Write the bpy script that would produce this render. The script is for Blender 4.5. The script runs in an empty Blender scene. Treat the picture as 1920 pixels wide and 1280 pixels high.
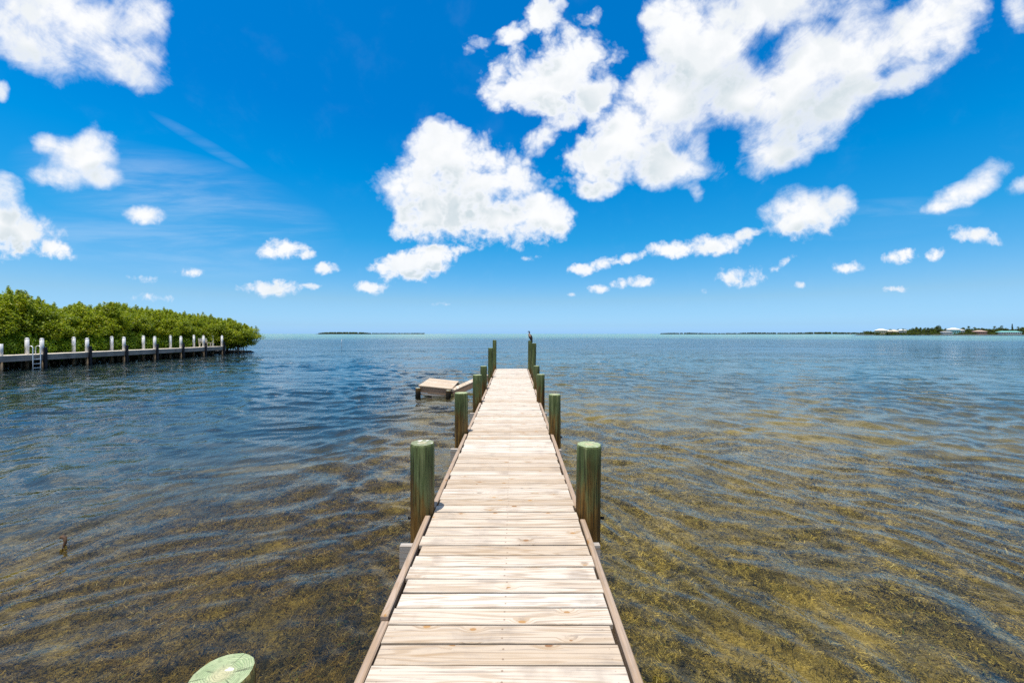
import bpy, math, random
import numpy as np
from mathutils import Vector, Matrix

R = math.radians
random.seed(7)
rng = np.random.default_rng(11)
scene = bpy.context.scene
COL = scene.collection
H = 2.35            # eye height above the water
F = 747.0           # focal length in photo pixels (14 mm on full frame)
VX, VY = 963.0, 625.5


def at(px, py, d):
    return Vector(((px - VX) / F * d, d, H - (py - VY) / F * d))


# ------------------------------------------------------------------ materials
class NT:
    def __init__(self, tree):
        self.t = tree

    def n(self, kind, **kw):
        nd = self.t.nodes.new(kind)
        for k, v in kw.items():
            setattr(nd, k, v)
        return nd

    def put(self, sock, v):
        if v is None:
            return
        if isinstance(v, bpy.types.NodeSocket):
            self.t.links.new(v, sock)
        elif isinstance(v, (tuple, list)) and len(v) == 3 and sock.type == 'RGBA':
            sock.default_value = (*v, 1)
        else:
            sock.default_value = v

    def m(self, op, a, b=None, c=None, clamp=False):
        nd = self.n('ShaderNodeMath', operation=op, use_clamp=clamp)
        self.put(nd.inputs[0], a); self.put(nd.inputs[1], b); self.put(nd.inputs[2], c)
        return nd.outputs[0]

    def vm(self, op, a, b=None, out=0):
        nd = self.n('ShaderNodeVectorMath', operation=op)
        self.put(nd.inputs[0], a)
        if b is not None:
            if op == 'SCALE':
                self.put(nd.inputs[3], b)
            else:
                self.put(nd.inputs[1], b)
        return nd.outputs[out]

    def step(self, x, a, b, lo=0.0, hi=1.0):
        nd = self.n('ShaderNodeMapRange', interpolation_type='SMOOTHSTEP')
        self.put(nd.inputs['Value'], x)
        for i, v in zip((1, 2, 3, 4), (a, b, lo, hi)):
            self.put(nd.inputs[i], v)
        return nd.outputs[0]

    def lin(self, x, a, b, lo=0.0, hi=1.0):
        nd = self.n('ShaderNodeMapRange', clamp=True)
        self.put(nd.inputs['Value'], x)
        for i, v in zip((1, 2, 3, 4), (a, b, lo, hi)):
            self.put(nd.inputs[i], v)
        return nd.outputs[0]

    def noise(self, vec, scale=1.0, detail=4.0, rough=0.55, dist=0.0, out=0, dim='3D'):
        nd = self.n('ShaderNodeTexNoise', noise_dimensions=dim)
        self.put(nd.inputs['Vector'], vec)
        nd.inputs['Scale'].default_value = scale
        nd.inputs['Detail'].default_value = detail
        nd.inputs['Roughness'].default_value = rough
        nd.inputs['Distortion'].default_value = dist
        return nd.outputs[out]

    def ramp(self, fac, stops, interp='LINEAR'):
        nd = self.n('ShaderNodeValToRGB')
        cr = nd.color_ramp
        cr.interpolation = interp
        while len(cr.elements) < len(stops):
            cr.elements.new(0.5)
        for e, (p, c) in zip(cr.elements, stops):
            e.position = p
            e.color = (*c, 1) if len(c) == 3 else c
        self.put(nd.inputs[0], fac)
        return nd.outputs[0]

    def mix(self, fac, a, b, blend='MIX'):
        nd = self.n('ShaderNodeMix', data_type='RGBA', blend_type=blend)
        self.put(nd.inputs[0], fac); self.put(nd.inputs[6], a); self.put(nd.inputs[7], b)
        return nd.outputs[2]

    def mapping(self, vec, loc=(0, 0, 0), rot=(0, 0, 0), scale=(1, 1, 1), kind='POINT'):
        nd = self.n('ShaderNodeMapping', vector_type=kind)
        self.put(nd.inputs[0], vec)
        nd.inputs[1].default_value = loc
        nd.inputs[2].default_value = rot
        nd.inputs[3].default_value = scale
        return nd.outputs[0]

    def comb(self, x, y, z=0.0):
        nd = self.n('ShaderNodeCombineXYZ')
        for i, v in enumerate((x, y, z)):
            self.put(nd.inputs[i], v)
        return nd.outputs[0]

    def sep(self, v):
        nd = self.n('ShaderNodeSeparateXYZ')
        self.put(nd.inputs[0], v)
        return nd.outputs

    def bump(self, h, strength=1.0, dist=1.0):
        nd = self.n('ShaderNodeBump')
        nd.inputs['Strength'].default_value = strength
        nd.inputs['Distance'].default_value = dist
        self.put(nd.inputs['Height'], h)
        return nd.outputs[0]


def new_mat(name):
    m = bpy.data.materials.new(name)
    m.use_nodes = True
    m.node_tree.nodes.clear()
    k = NT(m.node_tree)
    out = k.n('ShaderNodeOutputMaterial')
    return m, k, out


def principled(k, out, col, rough=0.7, normal=None, spec=0.5, metal=0.0):
    b = k.n('ShaderNodeBsdfPrincipled')
    k.put(b.inputs['Base Color'], col)
    k.put(b.inputs['Roughness'], rough)
    k.put(b.inputs['Specular IOR Level'], spec)
    k.put(b.inputs['Metallic'], metal)
    if normal is not None:
        k.put(b.inputs['Normal'], normal)
    k.t.links.new(b.outputs[0], out.inputs[0])
    return b


def obj_co(k):
    return k.n('ShaderNodeTexCoord').outputs['Object']


def pos(k):
    return k.n('ShaderNodeNewGeometry').outputs['Position']


def attr(k, name, out='Fac'):
    return k.n('ShaderNodeAttribute', attribute_name=name).outputs[out]


def plain(name, col, rough=0.6, var=0.12, scale=3.0, spec=0.4, metal=0.0, bump=0.0):
    m, k, out = new_mat(name)
    c = pos(k)
    f = k.noise(c, scale, 6, 0.6)
    dark = tuple(x * (1 - 2 * var) for x in col)
    lite = tuple(min(1, x * (1 + var)) for x in col)
    cc = k.ramp(f, [(0.3, dark), (0.7, lite)])
    nrm = k.bump(k.m('MULTIPLY', k.noise(c, scale * 8, 4), bump)) if bump else None
    principled(k, out, cc, rough, nrm, spec, metal)
    return m


def mat_planks(name, base=(0.400, 0.305, 0.210), pale=(0.600, 0.540, 0.465), gray=(0.225, 0.185, 0.155), nails=True):
    m, k, out = new_mat(name)
    uv = k.n('ShaderNodeUVMap', uv_map='grain').outputs[0]
    s = k.sep(uv)
    tint = attr(k, 'tint')
    # knots
    vor = k.n('ShaderNodeTexVoronoi', voronoi_dimensions='2D')
    k.put(vor.inputs['Vector'], k.mapping(uv, scale=(3.9, 8.2, 1)))
    vor.inputs['Scale'].default_value = 1.0
    csep = k.n('ShaderNodeSeparateColor'); k.put(csep.inputs[0], vor.outputs['Color'])
    sel = k.m('GREATER_THAN', csep.outputs[0], 0.70)
    wob = k.m('MULTIPLY', k.m('SUBTRACT', k.noise(uv, 60, 2), 0.5), 0.06)
    dk = k.m('ADD', vor.outputs['Distance'], wob)
    rk = k.m('MULTIPLY_ADD', csep.outputs[1], 0.07, 0.05)
    knot = k.m('MULTIPLY', k.step(dk, rk, k.m('MULTIPLY', rk, 0.6)), sel)
    halo = k.m('MULTIPLY', k.step(dk, 0.36, 0.05), sel)
    # grain, pushed aside round the knots
    push = k.m('MULTIPLY', halo, 0.03)
    v2 = k.m('ADD', s[1], push)
    gvec = k.comb(s[0], v2, 0)
    fine = k.noise(k.mapping(gvec, scale=(2.2, 95, 1)), 1, 4, 0.65)
    mid = k.noise(k.mapping(gvec, scale=(0.9, 32, 1)), 1, 3, 0.6)
    cath = k.noise(k.mapping(gvec, scale=(0.5, 8.5, 1)), 1, 2, 0.5)
    rings = k.m('SINE', k.m('MULTIPLY', cath, 70.0))
    rings = k.step(rings, 0.1, 1.0)
    col = k.mix(tint, base, pale)
    col = k.mix(k.m('MULTIPLY', rings, 0.42), col, (0.27, 0.17, 0.085))
    col = k.mix(k.step(mid, 0.50, 0.74, 0, 0.75), col, (0.32, 0.215, 0.12))
    col = k.mix(k.step(fine, 0.50, 0.68, 0, 0.75), col, gray)
    blot = k.noise(uv, 3.2, 4, 0.6)
    col = k.mix(k.step(blot, 0.52, 0.70, 0, 0.40), col, gray)
    col = k.mix(k.m('MULTIPLY', halo, 0.30), col, (0.36, 0.235, 0.12))
    kc = k.mix(csep.outputs[2], (0.22, 0.105, 0.045), (0.40, 0.22, 0.075))
    col = k.mix(k.m('MULTIPLY', knot, 0.9), col, kc)
    # small cracks and dark checks
    chk = k.noise(k.mapping(gvec, scale=(1.6, 150, 1)), 1, 2, 0.5)
    chk = k.m('MULTIPLY', k.step(chk, 0.70, 0.78), k.step(blot, 0.45, 0.6))
    col = k.mix(k.m('MULTIPLY', chk, 0.75), col, (0.10, 0.075, 0.055))
    if nails:
        pu = k.n('ShaderNodeUVMap', uv_map='plank').outputs[0]
        ps = k.sep(pu)
        nx = k.m('ABSOLUTE', k.m('SUBTRACT', ps[0], 0.02))
        ny = k.m('ABSOLUTE', k.m('SUBTRACT', k.m('ABSOLUTE', ps[1]), 0.030))
        nd = k.m('SQRT', k.m('ADD', k.m('MULTIPLY', nx, nx), k.m('MULTIPLY', ny, ny)))
        ex = k.m('ABSOLUTE', k.m('SUBTRACT', k.m('ABSOLUTE', ps[0]), 0.555))
        ed = k.m('SQRT', k.m('ADD', k.m('MULTIPLY', ex, ex), k.m('MULTIPLY', ny, ny)))
        nail = k.m('MAXIMUM', k.step(nd, 0.0075, 0.004), k.m('MULTIPLY', k.step(ed, 0.005, 0.003), 0.5))
        col = k.mix(k.m('MULTIPLY', nail, 0.6), col, (0.14, 0.08, 0.05))
    hgt = k.m('MULTIPLY_ADD', fine, 0.0016, k.m('MULTIPLY', chk, -0.003))
    principled(k, out, col, 0.75, k.bump(hgt), 0.25)
    return m


def mat_rail():
    return mat_planks('weathered_rail_wood', (0.33, 0.24, 0.175), (0.43, 0.335, 0.26), (0.20, 0.16, 0.125), nails=False)


def mat_piling():
    m, k, out = new_mat('treated_piling_wood')
    c = obj_co(k)
    s = k.sep(c)
    oi = k.n('ShaderNodeObjectInfo').outputs['Random']
    cv = k.vm('ADD', c, k.comb(k.m('MULTIPLY', oi, 37.0), k.m('MULTIPLY', oi, 11.0), 0))
    g1 = k.noise(k.mapping(cv, scale=(22, 22, 1.3)), 1, 5, 0.65)
    g2 = k.noise(k.mapping(cv, scale=(70, 70, 2.2)), 1, 3, 0.6)
    bl = k.noise(k.mapping(cv, scale=(5, 5, 2.2)), 1, 4, 0.6)
    green = k.ramp(g1, [(0.34, (0.026, 0.038, 0.013)), (0.46, (0.058, 0.082, 0.028)), (0.56, (0.092, 0.122, 0.046)), (0.70, (0.165, 0.185, 0.085))])
    brown = k.ramp(g1, [(0.35, (0.030, 0.016, 0.004)), (0.48, (0.115, 0.058, 0.011)), (0.66, (0.26, 0.14, 0.032))])
    lim = k.m('ADD', s[2], k.m('MULTIPLY', k.m('SUBTRACT', bl, 0.5), 1.3))
    lim = k.m('ADD', lim, k.m('MULTIPLY', k.m('SUBTRACT', g1, 0.5), 1.0))
    f = k.step(lim, 0.82, 1.25)
    col = k.mix(f, brown, green)
    fade = k.noise(k.mapping(cv, scale=(7, 7, 0.8)), 1, 3, 0.6)
    col = k.mix(k.step(fade, 0.55, 0.75, 0, 0.4), col, (0.17, 0.155, 0.09))
    col = k.mix(k.step(g2, 0.54, 0.64, 0, 0.8), col, (0.022, 0.023, 0.008))
    wet = k.step(s[2], 0.10, 0.30)
    col = k.mix(wet, (0.018, 0.016, 0.010), col)
    kn = k.noise(k.mapping(cv, scale=(9, 9, 4)), 1, 1, 0.5)
    col = k.mix(k.step(kn, 0.72, 0.78, 0, 0.85), col, (0.09, 0.035, 0.010))
    hgt = k.m('ADD', k.m('MULTIPLY', g1, 0.016), k.m('MULTIPLY', g2, 0.010))
    principled(k, out, col, 0.8, k.bump(hgt), 0.25)
    return m


def mat_endgrain(name, pale=(0.42, 0.47, 0.28), dark=(0.25, 0.33, 0.17), drop=0.62):
    m, k, out = new_mat(name)
    c = obj_co(k)
    s = k.sep(c)
    oi = k.n('ShaderNodeObjectInfo').outputs['Random']
    cv = k.vm('ADD', c, k.comb(k.m('MULTIPLY', oi, 53.0), k.m('MULTIPLY', oi, 17.0), 0))
    wob = k.noise(cv, 9, 3, 0.6)
    r = k.vm('LENGTH', k.comb(s[0], s[1], 0), out=1)
    rr = k.m('ADD', r, k.m('MULTIPLY', wob, 0.055))
    rings = k.m('SINE', k.m('MULTIPLY', rr, 760.0))
    ang = k.m('ARCTAN2', s[1], s[0])
    rad = k.noise(k.comb(k.m('MULTIPLY', ang, 4.0), k.m('MULTIPLY', r, 3.0), oi), 1.6, 2, 0.5)
    crack = k.m('MULTIPLY', k.step(rad, 0.63, 0.70), k.step(r, 0.02, 0.06))
    patch = k.noise(cv, 22, 4, 0.6)
    col = k.mix(k.m('MULTIPLY_ADD', k.step(rings, -0.6, 0.9), k.step(patch, 0.3, 0.65, 0.4, 0.95), 0.0), dark, pale)
    col = k.mix(k.step(patch, 0.35, 0.65, 0, 0.55), col, pale)
    col = k.mix(k.step(r, 0.055, 0.02, 0, 0.6), col, (0.50, 0.43, 0.27))
    col = k.mix(k.m('MULTIPLY', crack, k.step(patch, 0.35, 0.6, 0.25, 0.9)), col, (0.10, 0.115, 0.07))
    mot = k.noise(cv, 45, 4, 0.7)
    col = k.mix(k.step(mot, 0.52, 0.68, 0, 0.6), col, (0.17, 0.20, 0.12))
    dr = k.noise(cv, 13, 3, 0.55)
    col = k.mix(k.step(dr, drop, drop + 0.05, 0, 0.95), col, (0.72, 0.70, 0.64))
    principled(k, out, col, 0.85, k.bump(k.m('MULTIPLY', k.m('ADD', rings, k.m('MULTIPLY', crack, -3)), 0.0012)), 0.2)
    return m


def mat_leaf(name, stops, gloss=0.35):
    m, k, out = new_mat(name)
    rnd = attr(k, 'rnd')
    col = k.ramp(rnd, stops)
    p = k.n('ShaderNodeBsdfPrincipled')
    k.put(p.inputs['Base Color'], col)
    p.inputs['Roughness'].default_value = 0.42
    p.inputs['Specular IOR Level'].default_value = gloss
    tr = k.n('ShaderNodeBsdfTranslucent')
    k.put(tr.inputs[0], k.mix(0.5, col, (0.36, 0.46, 0.01)))
    mx = k.n('ShaderNodeMixShader')
    mx.inputs[0].default_value = 0.45
    k.t.links.new(p.outputs[0], mx.inputs[1]); k.t.links.new(tr.outputs[0], mx.inputs[2])
    k.t.links.new(mx.outputs[0], out.inputs[0])
    return m


M = {}
M['plank'] = mat_planks('sun_bleached_pine')
M['plank_old'] = mat_planks('old_platform_wood', (0.50, 0.40, 0.29), (0.66, 0.58, 0.49), (0.34, 0.26, 0.19), nails=False)
M['plank_brown'] = mat_planks('brown_platform_wood', (0.28, 0.17, 0.115), (0.36, 0.245, 0.175), (0.20, 0.13, 0.09), nails=False)
M['rail'] = mat_rail()
M['beam'] = mat_planks('grey_beam_wood', (0.36, 0.33, 0.30), (0.48, 0.45, 0.42), (0.22, 0.20, 0.185), nails=False)
M['piling'] = mat_piling()
M['endgrain'] = mat_endgrain('pale_end_grain', drop=0.66)
M['endgrain_drop'] = mat_endgrain('end_grain_with_droppings', (0.34, 0.36, 0.24), (0.16, 0.20, 0.11), drop=0.54)
M['white'] = plain('white_post_sleeve', (0.58, 0.59, 0.60), 0.45, 0.04, 2)
M['tan_pile'] = plain('tan_pile_wood', (0.20, 0.15, 0.095), 0.8, 0.3, 6)
M['bumper'] = plain('black_rubber_bumper', (0.006, 0.008, 0.013), 0.6, 0.1, 5, 0.2)
M['fascia'] = plain('grey_composite_fascia', (0.27, 0.235, 0.205), 0.7, 0.2, 1.5)
M['dock_deck'] = plain('pale_composite_deck', (0.72, 0.64, 0.53), 0.7, 0.1, 3)
M['metal'] = plain('brushed_aluminium', (0.72, 0.74, 0.77), 0.35, 0.04, 5, metal=0.55)
M['cream'] = plain('cream_painted_wood', (0.60, 0.53, 0.42), 0.6, 0.08, 4)
M['bark'] = plain('mangrove_bark', (0.115, 0.09, 0.07), 0.9, 0.3, 6, 0.2)
M['root'] = plain('pale_mangrove_root', (0.20, 0.165, 0.13), 0.9, 0.3, 6, 0.2)
M['mud'] = plain('dark_shore_mud', (0.045, 0.036, 0.024), 0.9, 0.3, 1.5, 0.2, bump=0.03)
M['leaf'] = mat_leaf('mangrove_leaf', [(0.0, (0.095, 0.145, 0.008)), (0.42, (0.26, 0.335, 0.012)),
                                       (0.78, (0.40, 0.43, 0.014)), (1.0, (0.56, 0.47, 0.02))])
M['leaf_hedge'] = mat_leaf('low_mangrove_leaf', [(0.0, (0.065, 0.140, 0.008)), (0.5, (0.165, 0.290, 0.012)),
                                                 (0.85, (0.28, 0.39, 0.016)), (1.0, (0.40, 0.44, 0.02))])
M['leaf_far'] = mat_leaf('far_leaf', [(0.0, (0.028, 0.045, 0.018)), (0.6, (0.065, 0.090, 0.032)), (1.0, (0.14, 0.15, 0.05))], 0.2)
M['leaf_palm'] = mat_leaf('far_palm_leaf', [(0.0, (0.028, 0.050, 0.022)), (1.0, (0.075, 0.105, 0.035))], 0.2)

# ------------------------------------------------------------------ mesh tools


def link(o, parent=None):
    COL.objects.link(o)
    if parent is not None:
        o.parent = parent
    return o


def tag(o, label=None, cat=None, group=None, kind=None):
    if label: o['label'] = label
    if cat: o['category'] = cat
    if group: o['group'] = group
    if kind: o['kind'] = kind
    return o


def empty(name, loc, label, cat, group=None, rz=0.0):
    o = bpy.data.objects.new(name, None)
    o.empty_display_size = 0.3
    o.location = loc
    o.rotation_euler = (0, 0, rz)
    COL.objects.link(o)
    return tag(o, label, cat, group)


class MB:
    """collects boxes and tubes that make up ONE part"""
    def __init__(self):
        self.v, self.f, self.mi, self.g, self.p, self.tint, self.sm = [], [], [], [], [], [], []

    def quad(self, idx, mi=0, smooth=False, uv=None, pl=None, tint=0.5):
        self.f.append(tuple(idx)); self.mi.append(mi); self.sm.append(smooth); self.tint.append(tint)
        self.g.append(uv or [(0, 0)] * len(idx)); self.p.append(pl or [(0, 0)] * len(idx))

    def box(self, size, mat=None, along=0, bevel=0.0, tint=0.5, mi=0, top_shift=None):
        """box of size (x,y,z) centred on the origin, moved by mat; 'along' = the axis the grain runs"""
        mat = mat or Matrix.Identity(4)
        sx, sy, sz = (s / 2 for s in size)
        b = min(bevel, sx * .9, sy * .9, sz * .9)
        pts = []
        if b <= 0:
            ring = [(-sx, -sy), (sx, -sy), (sx, sy), (-sx, sy)]
            lv = [(-sz, 0), (sz, 0)]
        else:
            lv = [(-sz, b), (-sz + b, 0), (sz - b, 0), (sz, b)]
        base = len(self.v)
        ou, ov = random.uniform(0, 40), random.uniform(0, 40)
        loc = []
        for z, ins in lv:
            for x, y in ((-sx + ins, -sy + ins), (sx - ins, -sy + ins), (sx - ins, sy - ins), (-sx + ins, sy - ins)):
                loc.append(Vector((x, y, z)))
        for p in loc:
            self.v.append(tuple(mat @ p))
        other = [i for i in (0, 1, 2) if i != along]

        def uvs(ids):
            g = []
            n = (loc[ids[1]] - loc[ids[0]]).cross(loc[ids[2]] - loc[ids[0]])
            ax = max(range(3), key=lambda i: abs(n[i]))
            cross = [i for i in other if i != ax]
            ci = cross[0] if cross else other[0]
            for i in ids:
                p = loc[i]
                if ax == along:
                    g.append((ou + p[other[0]] * .2, ov + p[other[1]]))
                else:
                    g.append((ou + p[along], ov + p[ci]))
            return g
        L = len(lv)
        for k in range(L - 1):
            for j in range(4):
                ids = [k * 4 + j, k * 4 + (j + 1) % 4, (k + 1) * 4 + (j + 1) % 4, (k + 1) * 4 + j]
                self.quad([base + i for i in ids], mi, False, uvs(ids), [(loc[i].x, loc[i].y) if loc[ids[0]].z == loc[ids[2]].z else (9, 9) for i in ids], tint)
        ids = [(L - 1) * 4 + j for j in range(4)]
        self.quad([base + i for i in ids], mi, False, uvs(ids), [(loc[i].x, loc[i].y) for i in ids], tint)
        ids = [3, 2, 1, 0]
        self.quad([base + i for i in ids], mi, False, uvs(ids), [(9, 9)] * 4, tint)

    def tube(self, pts, rad, seg=10, cap=True, mi=0, cap_mi=None, jitter=0.0, smooth=True, squash=None):
        pts = [Vector(p) for p in pts]
        base = len(self.v)
        n = len(pts)
        up = Vector((0, 0, 1))
        prev = None
        for i, p in enumerate(pts):
            t = (pts[min(i + 1, n - 1)] - pts[max(i - 1, 0)])
            t = t.normalized() if t.length > 1e-9 else up
            if prev is None:
                a = t.cross(Vector((0, 1, 0)) if abs(t.y) < 0.9 else Vector((1, 0, 0))).normalized()
            else:
                a = (prev - t * prev.dot(t)).normalized()
            prev = a
            b = t.cross(a)
            for j in range(seg):
                th = 2 * math.pi * j / seg
                rr = rad[i] * (1 + (jitter * (math.sin(3 * th + jitter * 90) * .6 + random.uniform(-.5, .5)) if jitter else 0))
                s = squash or (1, 1)
                self.v.append(tuple(p + a * (math.cos(th) * rr * s[0]) + b * (math.sin(th) * rr * s[1])))
        for i in range(n - 1):
            for j in range(seg):
                ids = [base + i * seg + j, base + i * seg + (j + 1) % seg, base + (i + 1) * seg + (j + 1) % seg, base + (i + 1) * seg + j]
                self.quad(ids, mi, smooth)
        if cap:
            cm = mi if cap_mi is None else cap_mi
            self.quad([base + (n - 1) * seg + j for j in range(seg)], cm)
            self.quad([base + j for j in reversed(range(seg))], cm)

    def build(self, name, mats, parent=None, loc=None):
        me = bpy.data.meshes.new(name)
        me.from_pydata(self.v, [], self.f)
        for m in (mats if isinstance(mats, (list, tuple)) else [mats]):
            me.materials.append(m)
        me.polygons.foreach_set('material_index', self.mi)
        me.polygons.foreach_set('use_smooth', self.sm)
        g = me.uv_layers.new(name='grain'); p = me.uv_layers.new(name='plank')
        g.data.foreach_set('uv', [c for q in self.g for w in q for c in w])
        p.data.foreach_set('uv', [c for q in self.p for w in q for c in w])
        at_ = me.attributes.new('tint', 'FLOAT', 'FACE')
        at_.data.foreach_set('value', self.tint)
        me.update()
        o = bpy.data.objects.new(name, me)
        if loc is not None:
            o.location = loc
        return link(o, parent)


def raw_mesh(name, V, Q, mat, rnd=None, smooth=False, parent=None):
    """fast mesh from numpy arrays of vertices and quads (or triangles)"""
    me = bpy.data.meshes.new(name)
    n, mq, kk = len(V), len(Q), Q.shape[1]
    me.vertices.add(n)
    me.vertices.foreach_set('co', np.ascontiguousarray(V, dtype=np.float32).ravel())
    me.loops.add(mq * kk)
    me.loops.foreach_set('vertex_index', np.ascontiguousarray(Q, dtype=np.int32).ravel())
    me.polygons.add(mq)
    me.polygons.foreach_set('loop_start', np.arange(0, mq * kk, kk, dtype=np.int32))
    me.polygons.foreach_set('loop_total', np.full(mq, kk, dtype=np.int32))
    me.polygons.foreach_set('use_smooth', np.full(mq, smooth, dtype=bool))
    if rnd is not None:
        a = me.attributes.new('rnd', 'FLOAT', 'FACE')
        a.data.foreach_set('value', np.ascontiguousarray(rnd, dtype=np.float32))
    me.materials.append(mat)
    me.update(calc_edges=True)
    o = bpy.data.objects.new(name, me)
    return link(o, parent)


def T(x, y, z):
    return Matrix.Translation((x, y, z))


def rotz(a): return Matrix.Rotation(a, 4, 'Z')
def rotx(a): return Matrix.Rotation(a, 4, 'X')
def roty(a): return Matrix.Rotation(a, 4, 'Y')


def copy_tree(o, parent=None):
    c = o.copy()
    COL.objects.link(c)
    if parent is not None:
        c.parent = parent
    for ch in list(o.children):
        copy_tree(ch, c)
    return c


# ------------------------------------------------------------------ camera
cam = bpy.data.cameras.new('camera')
cam.sensor_width = 36
cam.lens = F / 1920 * 36
cam.shift_x = -(VX - 960) / 1920
cam.shift_y = -(640 - VY) / 1920
cam.clip_start = 0.05
cam.clip_end = 60000
co = bpy.data.objects.new('camera', cam)
co.location = (0, 0, H)
co.rotation_euler = (R(90), 0, 0)
COL.objects.link(co)
scene.camera = co

# ------------------------------------------------------------------ light
SUN_EL = R(79)
SUN_AZ = math.atan2(-0.64, -0.77)      # from the left, a little behind the camera
sd = Vector((math.sin(SUN_AZ) * math.cos(SUN_EL), math.cos(SUN_AZ) * math.cos(SUN_EL), math.sin(SUN_EL)))
sl = bpy.data.lights.new('sun', 'SUN')
sl.energy = 4.8
sl.angle = R(0.53)
sl.color = (1.0, 0.935, 0.83)
so = bpy.data.objects.new('sun', sl)
so.rotation_euler = (-sd).to_track_quat('-Z', 'Y').to_euler()
so.location = (0, 0, 40)
COL.objects.link(so)

# ------------------------------------------------------------------ sky with clouds
world = bpy.data.worlds.new('World')
scene.world = world
world.cycles.sampling_method = 'MANUAL'
world.cycles.sample_map_resolution = 512
world.use_nodes = True
world.node_tree.nodes.clear()
W = NT(world.node_tree)
wout = W.n('ShaderNodeOutputWorld')
bg = W.n('ShaderNodeBackground')
bg.inputs['Strength'].default_value = 0.0812
W.t.links.new(bg.outputs[0], wout.inputs[0])
sky = W.n('ShaderNodeTexSky', sky_type='NISHITA')
sky.sun_disc = False
sky.sun_elevation = SUN_EL
sky.sun_rotation = SUN_AZ
sky.altitude = 0
sky.air_density = 1.0
sky.dust_density = 0.6
sky.ozone_density = 2.5
direc = W.n('ShaderNodeTexCoord').outputs['Generated']
dsep = W.sep(direc)
dz = W.m('MAXIMUM', dsep[2], 0.0)
# the clear, saturated blue of the day: deep overhead, pale towards the sea
grade = W.ramp(dz, [(0.0, (0.80, 1.50, 2.95)), (0.02, (0.73, 1.26, 2.20)), (0.045, (0.71, 1.18, 1.85)), (0.08, (0.72, 1.12, 1.50)), (0.15, (0.38, 1.10, 1.52)), (0.22, (0.12, 1.10, 1.57)),
                    (0.34, (0.0, 1.10, 1.71)), (0.46, (0.0, 0.99, 1.74)), (0.60, (0.0, 1.03, 1.79)), (0.85, (0.0, 0.95, 1.75))])
blue = W.mix(1.0, sky.outputs[0], grade, 'MULTIPLY')
yy = W.m('MAXIMUM', dsep[1], 0.08)
cu = W.m('DIVIDE', dsep[0], yy)
cv = W.m('DIVIDE', dsep[2], yy)
cuv = W.comb(cu, cv, 0.0)

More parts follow.
